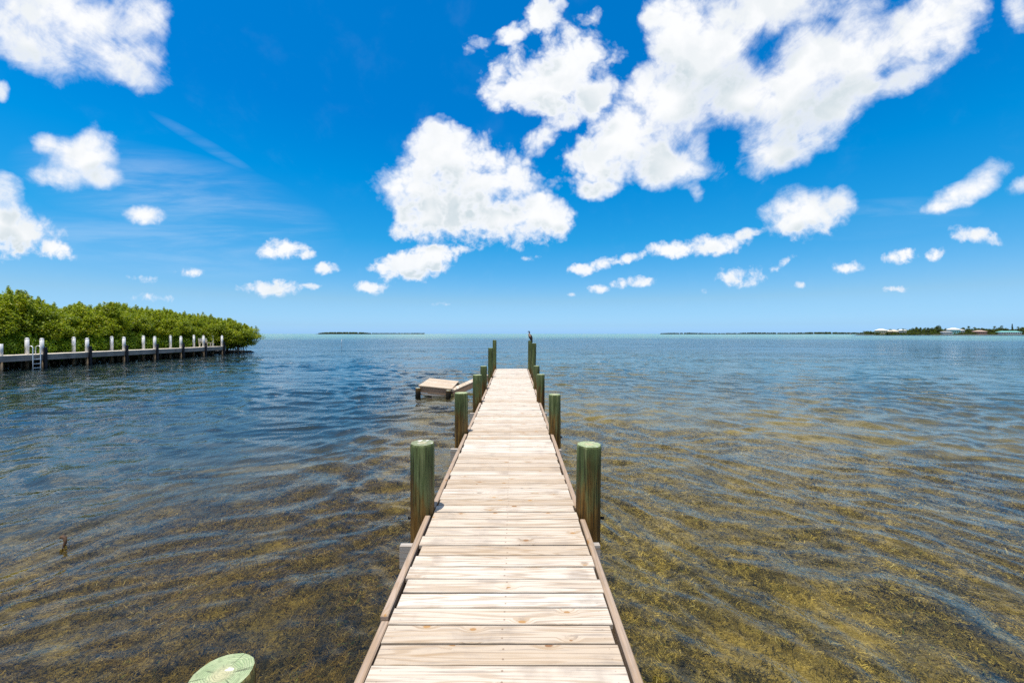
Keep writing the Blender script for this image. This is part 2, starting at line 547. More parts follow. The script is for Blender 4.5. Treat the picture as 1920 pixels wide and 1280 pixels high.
# clouds: (x, y, half-width, half-height, tilt, strength) of every puff, as bearings on the sky
PUFFS = [
    (860, 350, 112, 85, 0, 1), (832, 288, 62, 66, 0, 1), (762, 345, 60, 50, 0, 1), (948, 338, 62, 52, 0, 1), (900, 412, 150, 48, 0, 1),
    (1032, 410, 46, 42, 0, 1), (800, 405, 72, 52, 0, 1), (966, 328, 32, 30, 0, .85), (1000, 400, 50, 45, 0, 1),
    (775, 497, 66, 28, 8, 1), (715, 503, 24, 12, 0, .8), (862, 470, 22, 10, 0, .6), (808, 480, 42, 24, 0, 1), (698, 539, 28, 11, 0, .8),
    (110, 55, 160, 75, -22, .8), (205, 105, 95, 45, -25, .8), (60, 15, 130, 60, 0, .75), (245, 45, 55, 60, -40, .55), (268, 110, 35, 32, -40, .5), (60, 90, 70, 30, -20, .4),
    (6, 178, 18, 18, 0, .7),
    (145, 290, 62, 40, 0, .8), (122, 328, 58, 28, 0, .65), (165, 268, 36, 30, 0, .75), (90, 268, 26, 20, 0, .6), (192, 330, 32, 22, 0, .6), (190, 295, 30, 20, 0, .6),
    (8, 368, 36, 36, 0, .9), (22, 440, 82, 40, 0, 1), (100, 465, 38, 18, -20, .9), (0, 415, 55, 50, 0, 1),
    (272, 406, 38, 16, -5, .9), (528, 470, 42, 18, 0, .95), (570, 478, 20, 8, 0, .6), (612, 504, 28, 11, 0, .9), (355, 511, 24, 8, 0, .7), (272, 521, 26, 6, 0, .35),
    (516, 541, 38, 15, 0, .9), (460, 538, 16, 9, 0, .75), (578, 537, 17, 6, 0, .7), (290, 559, 30, 7, 0, .55),
    (1016, 35, 42, 34, 30, .95), (962, 62, 40, 22, 20, .8), (900, 92, 26, 16, 0, .4),
    (1040, 140, 112, 66, 0, 1), (972, 168, 66, 46, 0, 1), (1088, 108, 62, 46, 25, .95), (1112, 172, 60, 32, 0, .95), (1060, 200, 90, 30, 0, .95), (1146, 100, 30, 22, 0, .7), (1112, 36, 26, 18, 40, .55),
    (1020, 258, 44, 22, 38, .7), (1066, 222, 56, 24, 20, .8),
    (1180, 268, 135, 72, 25, 1), (1250, 190, 115, 80, 35, 1), (1108, 312, 70, 42, 0, 1), (1235, 310, 95, 46, 0, 1), (1122, 350, 44, 24, 0, .9),
    (1310, 135, 105, 72, 35, 1), (1345, 75, 115, 62, 35, 1), (1275, 60, 62, 66, 0, 1), (1420, 25, 130, 46, 20, 1), (1242, 28, 34, 50, 0, .8),
    (1385, 165, 70, 66, 0, .95), (1545, 105, 130, 62, 25, 1), (1500, 165, 115, 72, 30, 1), (1650, 92, 120, 46, 35, .9), (1722, 62, 96, 52, 40, .9), (1785, 38, 62, 56, 40, .8),
    (1565, 195, 115, 46, 30, .9), (1482, 240, 76, 50, 20, .85), (1450, 288, 56, 36, 20, .75), (1530, 250, 70, 34, 40, .7), (1560, 15, 100, 30, 10, .5), (1700, 140, 90, 26, 35, .6),
    (1304, 354, 14, 24, 20, .5), (1310, 285, 22, 40, 20, .6),
    (1508, 402, 72, 42, 8, 1), (1575, 382, 34, 26, 30, .9), (1476, 424, 30, 20, 0, 1),
    (1332, 462, 78, 18, 8, .95), (1262, 468, 40, 16, 0, .95), (1398, 443, 28, 13, 20, .8),
    (1818, 355, 68, 22, 25, .9), (1852, 325, 42, 20, 20, .75), (1782, 385, 44, 12, 10, .75), (1912, 345, 28, 14, 30, .6),
    (1826, 442, 42, 14, -10, .7), (1690, 480, 30, 12, 0, .65), (1754, 478, 18, 10, 20, .6),
    (1390, 518, 42, 18, 5, .95), (1468, 494, 24, 8, 30, .75), (1590, 502, 30, 11, 8, .85), (1497, 534, 12, 5, 0, .5), (1677, 542, 18, 6, 0, .65), (1318, 543, 9, 4, 0, .3),
    (1085, 505, 32, 10, 10, .75), (1126, 497, 40, 12, 18, .8), (1182, 483, 28, 10, 20, .7), (1188, 529, 38, 10, 5, .75), (1122, 542, 18, 8, 0, .75), (1070, 553, 12, 4, 0, .4), (995, 483, 14, 6, 0, .4), (826, 570, 13, 4, 0, .35),
    (1916, 22, 26, 30, 40, .5),
]


def cloud_group():
    g = bpy.data.node_groups.new('cloud_cover', 'ShaderNodeTree')
    g.interface.new_socket('Vector', in_out='INPUT', socket_type='NodeSocketVector')
    g.interface.new_socket('Cover', in_out='OUTPUT', socket_type='NodeSocketFloat')
    k = NT(g)
    gi = k.n('NodeGroupInput'); go = k.n('NodeGroupOutput')
    v = gi.outputs[0]
    vs_ = k.sep(v)
    cur = None
    for (x, y, a, b, rot, w) in PUFFS:
        c = ((x - VX) / F, (VY - y) / F, 0)
        # the running maximum rides along in z (scaled away) so that the puffs are worked out one after another
        vv = v if cur is None else k.comb(vs_[0], vs_[1], cur)
        mp = k.mapping(vv, c, (0, 0, R(rot)), (a / F * 1.12, b / F * 1.12, 1e6), 'TEXTURE')
        q = k.m('MULTIPLY_ADD', k.vm('DOT_PRODUCT', mp, mp, out=1), -w, w)
        cur = q if cur is None else k.m('SMOOTH_MAX', cur, q, 0.16)
    k.put(go.inputs[0], cur)
    return g


cg = cloud_group()
low = W.step(cv, 0.14, 0.42)                     # 0 near the sea, 1 high up
amp = W.m('MULTIPLY_ADD', cv, 0.105, 0.006)
w1 = W.vm('SUBTRACT', W.noise(cuv, 7.0, 5, 0.6, out=1), (0.5, 0.5, 0.5))
w2 = W.vm('SUBTRACT', W.noise(cuv, 24.0, 4, 0.6, out=1), (0.5, 0.5, 0.5))
wv = W.n('ShaderNodeMix', data_type='VECTOR')
W.put(wv.inputs[0], low); W.put(wv.inputs[4], w2); W.put(wv.inputs[5], w1)
warped = W.vm('ADD', cuv, W.vm('SCALE', wv.outputs[1], amp))
vo = W.n('ShaderNodeTexVoronoi', voronoi_dimensions='2D')
W.put(vo.inputs['Vector'], W.vm('ADD', warped, W.vm('SCALE', wv.outputs[1], W.m('MULTIPLY', amp, 0.5))))
vo.inputs['Scale'].default_value = 17.0
vo.inputs['Detail'].default_value = 2.0
vo.inputs['Roughness'].default_value = 0.55
vo.inputs['Lacunarity'].default_value = 2.3
billow = W.m('SUBTRACT', 0.42, vo.outputs['Distance'])


def cover(vec):
    nd = W.n('ShaderNodeGroup')
    nd.node_tree = cg
    W.put(nd.inputs[0], vec)
    return nd.outputs[0]


D1 = cover(warped)
D2 = cover(W.vm('ADD', warped, W.comb(-0.012, W.m('MULTIPLY_ADD', cv, 0.17, 0.004), 0)))
fb_hi = W.noise(W.vm('ADD', cuv, (3.1, 1.7, 0)), 8.5, 9, 0.57, 0.3)
fb_lo = W.noise(W.vm('ADD', cuv, (1.1, 5.7, 0)), 30.0, 7, 0.60, 0.3)
rad_ = W.m('LOGARITHM', W.m('MAXIMUM', W.vm('LENGTH', cuv, out=1), 0.02), 2.718)
azi = W.m('ARCTAN2', cv, cu)
fb_st = W.noise(W.comb(W.m('MULTIPLY', rad_, 6.5), W.m('MULTIPLY', azi, 15.0), 2.0), 1.0, 8, 0.66, 0.5)
outw = W.step(W.m('ABSOLUTE', cu), 0.18, 0.55)
nm = W.n('ShaderNodeMix', data_type='FLOAT')
W.put(nm.inputs[0], W.m('MULTIPLY', outw, 0.45)); W.put(nm.inputs[2], fb_hi); W.put(nm.inputs[3], fb_st)
fb_hi = nm.outputs[0]
fbm = W.m('ADD', W.m('MULTIPLY', fb_hi, low), W.m('MULTIPLY', fb_lo, W.m('SUBTRACT', 1.0, low)))
dens = W.m('ADD', D1, W.m('MULTIPLY', W.m('SUBTRACT', fbm, 0.55), W.m('MULTIPLY_ADD', outw, 0.9, 2.5)))
bw = W.m('MULTIPLY_ADD', W.m('MULTIPLY', outw, low), -0.42, 0.60)
dens = W.m('ADD', dens, W.m('MULTIPLY_ADD', billow, bw, 0.12))
dens = W.m('ADD', dens, W.m('MULTIPLY', W.m('SUBTRACT', W.noise(cuv, 3.3, 2, 0.5), 0.50), 0.9))
alpha = W.step(dens, W.m('MULTIPLY_ADD', outw, -0.15, -0.30), W.m('MULTIPLY_ADD', outw, 0.22, 0.58))
# veils of high ice cloud
cmap = W.mapping(cuv, rot=(0, 0, R(24)), scale=(2.4, 19, 1))
cir = W.noise(cmap, 1.0, 6, 0.62, 0.4)
mA = W.mapping(cuv, ((330 - VX) / F, (VY - 375) / F, 0), (0, 0, R(-14)), (330 / F, 95 / F, 1), 'TEXTURE')
mB = W.mapping(cuv, ((380 - VX) / F, (VY - 268) / F, 0), (0, 0, R(-30)), (120 / F, 12 / F, 1), 'TEXTURE')
mC = W.mapping(cuv, ((300 - VX) / F, (VY - 460) / F, 0), (0, 0, R(-6)), (330 / F, 60 / F, 1), 'TEXTURE')
mD = W.mapping(cuv, ((1650 - VX) / F, (VY - 410) / F, 0), (0, 0, R(5)), (200 / F, 40 / F, 1), 'TEXTURE')
veil = None
for mp, w in ((mA, .9), (mB, .4), (mC, .8), (mD, .5)):
    q = W.m('MULTIPLY_ADD', W.vm('DOT_PRODUCT', mp, mp, out=1), -w, w, clamp=True)
    veil = q if veil is None else W.m('MAXIMUM', veil, q)
veil = W.m('MULTIPLY', veil, W.step(cir, 0.36, 0.74, 0.05, 0.34))
thin = W.m('MULTIPLY', W.step(fbm, 0.5, 0.8), 0.02)
alpha_v = W.m('MAXIMUM', veil, thin)
front = W.m('MULTIPLY', W.step(dsep[1], 0.08, 0.2), W.step(dsep[2], 0.0, 0.02))
# light: bright where little cloud lies towards the sun, greyer under thick parts
thick = W.m('MULTIPLY', W.step(W.m('SUBTRACT', D2, W.m('MULTIPLY', D1, 0.55)), -0.05, 0.55), W.step(dens, 0.3, 0.95))
soft = W.step(fbm, 0.35, 0.72)
lump = W.noise(W.vm('ADD', warped, W.comb(0.01, W.m('MULTIPLY', cv, -0.03), 0)), 7.0, 4, 0.55)
sh = W.m('MULTIPLY', thick, W.m('MULTIPLY_ADD', soft, -0.45, 1.0))
sh = W.m('MAXIMUM', sh, W.m('MULTIPLY', W.step(lump, 0.44, 0.66), W.m('MULTIPLY', W.step(dens, 0.1, 0.8), 0.28)))
ccol = W.mix(sh, (10.0, 10.1, 10.2), (5.6, 6.7, 7.3))
ccol = W.mix(W.step(dens, 0.75, -0.1, 0, 1), ccol, (8.2, 8.9, 10.2))
skyc = W.mix(W.m('MULTIPLY', alpha_v, front), blue, (8.0, 8.9, 10.0))
skyc = W.mix(W.m('MULTIPLY', W.m('MULTIPLY', alpha, front), W.m('MULTIPLY_ADD', W.step(cv, 0.02, 0.25), 0.14, 0.85)), skyc, ccol)
# white cloud added behind and above the photographer, out of view, as neutral fill
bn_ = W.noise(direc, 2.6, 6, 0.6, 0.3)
fill_cov = W.m('MAXIMUM', W.step(dsep[1], 0.10, -0.15), W.step(dsep[2], 0.72, 0.85))
fill_cov = W.m('MULTIPLY', W.m('MULTIPLY', fill_cov, W.step(bn_, 0.40, 0.58)), W.step(dsep[2], 0.0, 0.08))
skyc = W.mix(W.m('MULTIPLY', fill_cov, 0.85), skyc, (9.4, 9.4, 9.5))
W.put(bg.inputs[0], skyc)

# ------------------------------------------------------------------ water


def fan(r0, rings_growth, r_mid, r_far, cols):
    rs = [r0]
    while rs[-1] < r_mid:
        rs.append(rs[-1] * rings_growth)
    while rs[-1] < r_far:
        rs.append(rs[-1] * 1.12)
    rs = np.array([0.05] + rs)
    th = np.array(cols)
    RR, TT = np.meshgrid(rs, th, indexing='ij')
    X = RR * np.sin(TT); Y = RR * np.cos(TT)
    nr, nc = X.shape
    i = np.arange(nr - 1)[:, None] * nc
    j = np.arange(nc)[None, :]
    j2 = (j + 1) % nc
    Q = np.stack([i + j, i + j2, i + nc + j2, i + nc + j], -1).reshape(-1, 4)
    return X, Y, RR, Q


def angles(step, half, coarse):
    a = list(np.arange(-half, half + 1e-6, step))
    a += list(np.arange(half + coarse, 360 - half - coarse * .5, coarse))
    return np.radians(a)


def sstep(x, a, b):
    t = np.clip((x - a) / (b - a), 0, 1)
    return t * t * (3 - 2 * t)


X, Y, RR, Q = fan(1.2, 1.0085, 160.0, 40000.0, angles(0.21, 66, 4.0))
dr = np.maximum(RR * 0.0085, 0.002)
wr = sstep(X + 0.12 * Y * 0, -1.5, 1.5)
Z = np.zeros_like(X)
wx = X + 0.35 * np.sin(0.7 * Y + 1.3) + 0.2 * np.sin(1.9 * X + 0.8 * Y)
wy = Y + 0.35 * np.sin(0.8 * X + 0.4) + 0.2 * np.sin(1.7 * Y - 1.1 * X + 2)
patch = 0.65 + 0.35 * np.sin(0.31 * X + 0.9 * np.sin(0.23 * Y)) * np.sin(0.27 * Y + 1.1 * np.sin(0.19 * X))
for side in (0, 1):
    mean = math.radians(41) if side else math.radians(107)
    for _ in range(56):
        lam = float(np.exp(rng.uniform(math.log(0.11), math.log(1.15))))
        ang = mean + rng.normal(0, 0.42)
        kk = 2 * math.pi / lam
        slope = 0.036 * (1.0 if lam < 0.9 else 0.7)
        a = slope * lam / (2 * math.pi)
        ph = rng.uniform(0, 6.28)
        arg = kk * (math.cos(ang) * wx + math.sin(ang) * wy) + ph
        att = np.clip(lam / (3.0 * dr) - 1, 0, 1)
        s = np.sin(arg)
        Z += (wr if side else 1 - wr) * att * a * (s + 0.25 * np.cos(2 * arg)) * patch
outer = sstep(RR, 5.0, 13.0)
for _ in range(84):
    lam = float(np.exp(rng.uniform(math.log(0.34), math.log(1.9))))
    ang = math.radians(88) + rng.normal(0, 0.6)
    kk = 2 * math.pi / lam
    a = 0.040 * (1.0 if lam < 1.2 else 0.75) * lam / (2 * math.pi)
    arg = kk * (math.cos(ang) * wx + math.sin(ang) * wy) + rng.uniform(0, 6.28)
    att = np.clip(lam / (2.6 * dr) - 1, 0, 1)
    Z += outer * att * a * (np.sin(arg) + 0.25 * np.cos(2 * arg)) * patch
V = np.stack([X, Y, Z], -1).reshape(-1, 3)

wm, k, wo = new_mat('sea_water')
P = pos(k)
ps = k.sep(P)
dist = k.vm('LENGTH', k.comb(ps[0], ps[1], 0), out=1)
b1 = k.noise(k.mapping(P, rot=(0, 0, R(-20)), scale=(4.0, 8.0, 1)), 1, 3, 0.55, 0.6)
b2 = k.noise(k.mapping(P, rot=(0, 0, R(8)), scale=(1.5, 0.95, 1)), 1, 4, 0.6, 0.5)
b4 = k.noise(k.mapping(P, rot=(0, 0, R(-6)), scale=(0.42, 0.24, 1)), 1, 3, 0.6, 0.4)
b3 = k.noise(k.mapping(P, scale=(0.035, 0.12, 1)), 1, 4, 0.6)
far = k.step(dist, 12, 60)
gust = k.m('MULTIPLY_ADD', k.step(b3, 0.35, 0.65), 0.9, 0.55)
hh = k.m('ADD', k.m('MULTIPLY', b1, k.lin(dist, 4, 20, 0.010, 0.005)), k.m('MULTIPLY', b2, k.m('MULTIPLY_ADD', far, 0.06, 0.045)))
hh = k.m('ADD', hh, k.m('MULTIPLY', b4, k.m('MULTIPLY', far, 0.48)))
hh = k.m('MULTIPLY', hh, gust)
bn = k.bump(hh, 1.0, 1.0)
fr = k.n('ShaderNodeFresnel'); fr.inputs[0].default_value = 1.333
k.put(fr.inputs[1], bn)
fac = k.m('MINIMUM', fr.outputs[0], 0.66)
gl = k.n('ShaderNodeBsdfGlossy')
k.put(gl.inputs['Roughness'], k.lin(dist, 5, 150, 0.01, 0.12))
k.put(gl.inputs['Normal'], bn)
gl.inputs[0].default_value = (0.97, 0.98, 1.0, 1)
tr = k.n('ShaderNodeBsdfTransparent')
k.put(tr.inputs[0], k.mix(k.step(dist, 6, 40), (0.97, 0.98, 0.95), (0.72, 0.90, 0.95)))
rf = k.n('ShaderNodeBsdfRefraction')
rf.inputs['IOR'].default_value = 1.333
rf.inputs['Roughness'].default_value = 0.0
k.put(rf.inputs['Normal'], bn)
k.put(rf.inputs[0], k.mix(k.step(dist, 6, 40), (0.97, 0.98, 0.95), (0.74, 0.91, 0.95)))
thru = k.n('ShaderNodeMixShader')
thru.inputs[0].default_value = 0.36
k.t.links.new(tr.outputs[0], thru.inputs[1]); k.t.links.new(rf.outputs[0], thru.inputs[2])
mx = k.n('ShaderNodeMixShader')
k.put(mx.inputs[0], fac)
k.t.links.new(thru.outputs[0], mx.inputs[1]); k.t.links.new(gl.outputs[0], mx.inputs[2])
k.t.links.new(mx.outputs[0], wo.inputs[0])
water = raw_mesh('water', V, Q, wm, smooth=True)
tag(water, 'clear shallow sea rippled by a light breeze', 'water', kind='structure')

# ------------------------------------------------------------------ seabed


def bed_z(x, y):
    d = np.hypot(x, y)
    z = -0.42 - 0.5 * sstep(d, 6, 30) - 0.9 * sstep(d, 30, 150)
    z = z - 0.35 * sstep(-x, 2.0, 10.0)
    z = z + 0.05 * np.sin(1.9 * x + 0.7 * np.sin(1.3 * y)) * np.sin(1.5 * y + 0.4) + 0.03 * np.sin(4.1 * x + 2) * np.sin(3.7 * y)
    return z


X2, Y2, RR2, Q2 = fan(1.0, 1.03, 100.0, 40000.0, angles(1.0, 66, 6.0))
V2 = np.stack([X2, Y2, bed_z(X2, Y2)], -1).reshape(-1, 3)
bm_, k, bo = new_mat('seabed_weed_and_sand')
P = pos(k)
ps = k.sep(P)
dist = k.vm('LENGTH', k.comb(ps[0], ps[1], 0), out=1)
n1 = k.noise(P, 1.1, 5, 0.6, 0.8)
n2 = k.noise(P, 7.0, 5, 0.65, 1.5)
n3 = k.noise(k.mapping(P, scale=(22, 30, 22)), 1, 4, 0.65, 2.0)
col = k.ramp(n2, [(0.28, (0.060, 0.040, 0.010)), (0.42, (0.22, 0.145, 0.028)), (0.56, (0.46, 0.30, 0.055)), (0.74, (0.70, 0.50, 0.13))])
olive = k.ramp(n3, [(0.3, (0.055, 0.048, 0.014)), (0.47, (0.24, 0.185, 0.038)), (0.68, (0.58, 0.44, 0.12))])
col = k.mix(0.5, col, olive)
right = k.step(ps[0], -1.0, 3.0)
gold = k.ramp(n3, [(0.3, (0.10, 0.075, 0.016)), (0.46, (0.46, 0.32, 0.055)), (0.66, (0.80, 0.60, 0.18))])
col = k.mix(k.m('MULTIPLY', right, k.step(n1, 0.36, 0.62, 0.25, 0.95)), col, gold)
# farther out: dark weed beds, then pale sand banks towards the horizon
leftw = k.step(ps[0], 0.0, -6.0)
farw = k.m('MAXIMUM', k.step(dist, 8.5, 26), k.m('MULTIPLY', k.step(dist, 6.5, 11.5), k.step(ps[0], -2.2, -4.5)))
weed = k.ramp(n1, [(0.3, (0.014, 0.034, 0.048)), (0.55, (0.032, 0.060, 0.074)), (0.75, (0.09, 0.105, 0.085))])
big = k.noise(k.mapping(P, scale=(0.016, 0.045, 1)), 1, 5, 0.6)
weed = k.mix(k.m('MULTIPLY', k.step(n2, 0.45, 0.65), k.m('SUBTRACT', 0.7, k.m('MULTIPLY', leftw, 0.55))), weed, (0.24, 0.21, 0.12))
weed = k.mix(k.step(big, 0.50, 0.66, 0, 0.55), weed, (0.17, 0.17, 0.12))
col = k.mix(k.m('MULTIPLY', farw, k.m('MULTIPLY_ADD', leftw, 0.35, 0.65)), col, weed)
col = k.mix(k.step(dist, 35, 90), col, weed)
# open sand
spots = None
for (px, py, a, b) in ((335, 905, .55, .32), (505, 880, 1.0, .30), (415, 868, .8, .22), (215, 985, .6, .3), (1290, 930, 1.6, .9), (1500, 860, 3.0, 1.2), (1230, 1010, .8, .5)):
    d = (H + 0.6) * F / (py - VY)
    mp = k.mapping(P, ((px - VX) / F * d, d, 0), (0, 0, 0), (a, b, 100), 'TEXTURE')
    q = k.m('MULTIPLY_ADD', k.vm('DOT_PRODUCT', mp, mp, out=1), -1.0, 1.0)
    spots = q if spots is None else k.m('MAXIMUM', spots, q)
sp = k.step(k.m('ADD', spots, k.m('MULTIPLY', k.m('SUBTRACT', n2, 0.5), 2.6)), 0.0, 0.8)
col = k.mix(k.m('MULTIPLY', sp, 0.55), col, (0.55, 0.43, 0.18))
bank = k.step(k.m('ADD', dist, k.m('MULTIPLY', k.m('SUBTRACT', big, 0.5), 420.0)), 300, 460)
col = k.mix(bank, col, (0.46, 0.56, 0.34))
hgt = k.m('ADD', k.m('MULTIPLY', n2, 0.08), k.m('MULTIPLY', n3, 0.025))
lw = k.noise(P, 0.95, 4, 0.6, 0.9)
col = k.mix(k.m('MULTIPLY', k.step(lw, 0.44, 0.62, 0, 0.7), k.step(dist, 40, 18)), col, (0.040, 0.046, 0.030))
principled(k, bo, col, 0.95, k.bump(hgt), 0.05)
bed = raw_mesh('seabed', V2, Q2, bm_, smooth=True)
tag(bed, 'sandy seabed overgrown with weed under the shallow water', 'seabed', kind='structure')

# seagrass: thousands of curling blades on the near bed
gm, k, go_ = new_mat('seagrass_blade')
rn = attr(k, 'rnd')
P = pos(k); ps = k.sep(P)
right = k.step(ps[0], -1.2, 1.6)
left_c = k.ramp(rn, [(0.0, (0.040, 0.030, 0.010)), (0.42, (0.15, 0.098, 0.020)), (0.72, (0.30, 0.195, 0.034)), (0.93, (0.50, 0.36, 0.10)), (0.985, (0.62, 0.50, 0.20)), (1.0, (0.13, 0.20, 0.03))])
right_c = k.ramp(rn, [(0.0, (0.050, 0.048, 0.014)), (0.4, (0.21, 0.160, 0.034)), (0.70, (0.47, 0.335, 0.055)), (0.93, (0.78, 0.58, 0.14)), (0.985, (0.82, 0.70, 0.30)), (1.0, (0.13, 0.20, 0.04))])
wp = k.noise(P, 3.6, 5, 0.65, 1.8)
wq = k.noise(P, 7.5, 3, 0.6, 2.2)
gc = k.mix(right, left_c, right_c)
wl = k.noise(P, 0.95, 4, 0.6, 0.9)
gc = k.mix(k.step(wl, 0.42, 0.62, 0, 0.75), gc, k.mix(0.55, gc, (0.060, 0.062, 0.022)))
gc = k.mix(k.step(wp, 0.55, 0.43, 0, 0.95), gc, (0.026, 0.027, 0.015))
gc = k.mix(k.step(wq, 0.55, 0.68, 0, 0.75), gc, k.mix(right, (0.28, 0.18, 0.035), (0.78, 0.57, 0.12)))
principled(k, go_, gc, 0.8, None, 0.1)
NB = 420000
rad = np.exp(rng.uniform(math.log(1.5), math.log(13.0), NB))
tha = np.radians(rng.uniform(-62, 62, NB))
bx = rad * np.sin(tha); by = rad * np.cos(tha)
# clumps
cl = np.sin(2.3 * bx + 1.7 * np.sin(1.9 * by)) * np.sin(2.7 * by + 1.3 * np.sin(2.1 * bx + 1)) + 0.6 * np.sin(6.1 * bx + 2 * np.sin(5 * by)) * np.sin(5.7 * by)
keep = (cl + rng.normal(0, 0.55, NB)) > -0.35
keep &= ~((bx > -0.6) & (bx < 0.45))
keep &= rng.uniform(0, 1, NB) > sstep(rad, 6.5, 10.5) * sstep(-bx, 2.0, 4.5)
bx, by, rad, cl = bx[keep], by[keep], rad[keep], cl[keep]
nb = len(bx)
wdt = (0.0011 + 0.00045 * rad) * rng.uniform(0.6, 1.6, nb)
ln = rng.uniform(0.04, 0.17, nb) * (0.8 + 0.05 * rad)
dirn = rng.uniform(0, 6.283, nb) * 0.9 + 0.9 * np.sin(0.9 * bx + 0.7 * by)
rise = rng.uniform(0.10, 0.75, nb)
bz = bed_z(bx, by)
p0 = np.stack([bx, by, bz], -1)
dxy = np.stack([np.cos(dirn), np.sin(dirn), np.zeros(nb)], -1)
curl = dirn + rng.normal(0, 1.1, nb)
dxy2 = np.stack([np.cos(curl), np.sin(curl), np.zeros(nb)], -1)
curl3 = curl + rng.normal(0, 0.9, nb)
dxy3 = np.stack([np.cos(curl3), np.sin(curl3), np.zeros(nb)], -1)
up = np.array([0, 0, 1.0])
s3 = (ln / 3)[:, None]
p1 = p0 + s3 * (dxy * (1 - rise)[:, None] + up * rise[:, None])
p2 = p1 + s3 * (dxy2 + up * (rise * 0.4)[:, None])
p3 = p2 + s3 * (dxy3 - up * (rise * 0.3)[:, None])
ptz = [p0, p1, p2, p3]
dd = [dxy, dxy, dxy2, dxy3]
vs = []
for p, d, wk in zip(ptz, dd, (0.8, 1.0, 0.9, 0.3)):
    sd_ = np.stack([-d[:, 1], d[:, 0], 0.25 * np.ones(nb)], -1) * (wdt * wk)[:, None]
    vs += [p - sd_, p + sd_]
VV = np.stack(vs, 1)
VV[..., 2] = np.minimum(VV[..., 2], -0.06)
base = (np.arange(nb) * 8)[:, None]
QQ = np.concatenate([base + np.array([[0, 1, 3, 2]]), base + np.array([[2, 3, 5, 4]]), base + np.array([[4, 5, 7, 6]])], 1).reshape(-1, 4)
rv = np.clip(0.45 + 0.14 * cl + rng.normal(0, 0.22, nb), 0, 1)
grass = raw_mesh('seagrass', VV.reshape(-1, 3), QQ, gm, rnd=np.repeat(rv, 3))
tag(grass, 'brown and golden seagrass waving on the shallow seabed', 'seagrass', kind='stuff')

# ------------------------------------------------------------------ the wooden pier
CX = -0.073                                  # centre line of the pier
WD = 1.22                                    # plank length
HP = [(-3, 1.66), (0.3, 1.635), (1.8, 1.595), (3.3, 1.535), (6.0, 1.51), (9.0, 1.498), (12, 1.465), (16.3, 1.42)]


def deck_z(d):
    for (a, ha), (b, hb) in zip(HP, HP[1:]):
        if d <= b:
            return H - (ha + (hb - ha) * (d - a) / (b - a))
    return H - HP[-1][1]


pier = empty('wooden_pier', (CX, 0, 0), 'long narrow pier of sun bleached planks running straight out over the shallows', 'pier')
PITCH = 0.1265
mb = MB()
d = -1.5
while d < 16.2:
    z = deck_z(d + PITCH / 2)
    sl_ = math.atan((deck_z(d + .3) - deck_z(d - .3)) / .6)
    jx = random.gauss(0, 0.006)
    gap = 0.0085 + max(0, random.gauss(0, 0.003))
    if abs(d - 3.40) < 0.065 or abs(d - 6.05) < 0.065:
        gap += 0.008
    ln_ = WD + random.gauss(0, 0.007)
    mat = T(jx, d + PITCH / 2, z - 0.018 + random.gauss(0, 0.0016)) @ rotz(random.gauss(0, 0.0022)) @ rotx(sl_ + random.gauss(0, 0.006)) @ roty(random.gauss(0, 0.001))
    t = min(1, max(0, random.gauss(0.36 + 0.06 * d, 0.26)))
    mb.box((ln_, PITCH - gap, 0.036), mat, along=0, bevel=0.0035, tint=t)
    d += PITCH
mb.build('deck', M['plank'], pier)

BENTS = [3.45, 6.1, 8.75, 10.7, 13.3, 16.08]
for side in (-1, 1):
    edges = [-1.5] + BENTS
    for i, (a, b) in enumerate(zip(edges, edges[1:])):
        a2 = a + (0.07 if i else 0); b2 = b - 0.085
        xi = (WD / 2 + 0.034) * side
        parts_ = [(a2, b2)]
        if i == 0 and side < 0:
            parts_ = [(a2, 2.225), (2.229, b2)]
        for n_, (u, w) in enumerate(parts_):
            mb = MB()
            zm = deck_z((u + w) / 2)
            sl_ = math.atan2(deck_z(w) - deck_z(u), w - u)
            yaw = -side * 0.004 if not (i == 0 and side < 0) else 0.0
            th_ = 0.044
            mat = T(xi + side * (0.006 if n_ else 0), (u + w) / 2, zm - 0.094 + 0.004 * n_) @ rotz(yaw + random.gauss(0, .0015)) @ rotx(sl_)
            mb.box((th_, w - u, 0.190), mat, along=1, bevel=0.006, tint=random.uniform(.2, .9))
            mb.build('edge_rail', M['rail'], pier)
# stringers under the planks
for xs in (-0.02, -0.44, 0.44):
    for a, b in zip([-1.5] + BENTS, BENTS):
        mb = MB()
        sl_ = math.atan2(deck_z(b) - deck_z(a), b - a)
        mb.box((0.05, b - a - 0.004, 0.16), T(xs, (a + b) / 2, deck_z((a + b) / 2) - 0.036 - 0.085) @ rotx(sl_), along=1)
        mb.build('stringer', M['rail'], pier)
# cross beams bolted to the near faces of the pilings
for i, b in enumerate(BENTS):
    zt = deck_z(b) - 0.215
    mb = MB()
    mb.box((1.66, 0.05, 0.19), T(-0.04, b - 0.135, zt - 0.095) @ roty(random.gauss(0, .004)), along=0, bevel=0.004, tint=random.random())
    mb.build('cross_beam', M['beam'], pier)

#           bent  x px   top px  radius  lean
PILES = [(3.45, 792, 829.5, .100, .000, 1), (3.45, 1104.5, 832.5, .104, .012, 0), (6.12, 865, 736, .100, .0, 0), (6.05, 1040, 739, .088, -.004, 0),
         (8.78, 895, 702.5, .098, .0, 0), (8.80, 1013.7, 701.5, .088, .0, 0), (10.75, 907, 686, .088, .004, 0), (10.75, 1006, 685.5, .082, .0, 0),
         (13.35, 919.8, 652, .080, .006, 0), (13.35, 1001.4, 643.3, .076, .022, 0), (16.1, 927.4, 637.3, .076, .004, 0), (16.1, 994.0, 638.5, .080, .010, 1)]
pile_top = {}


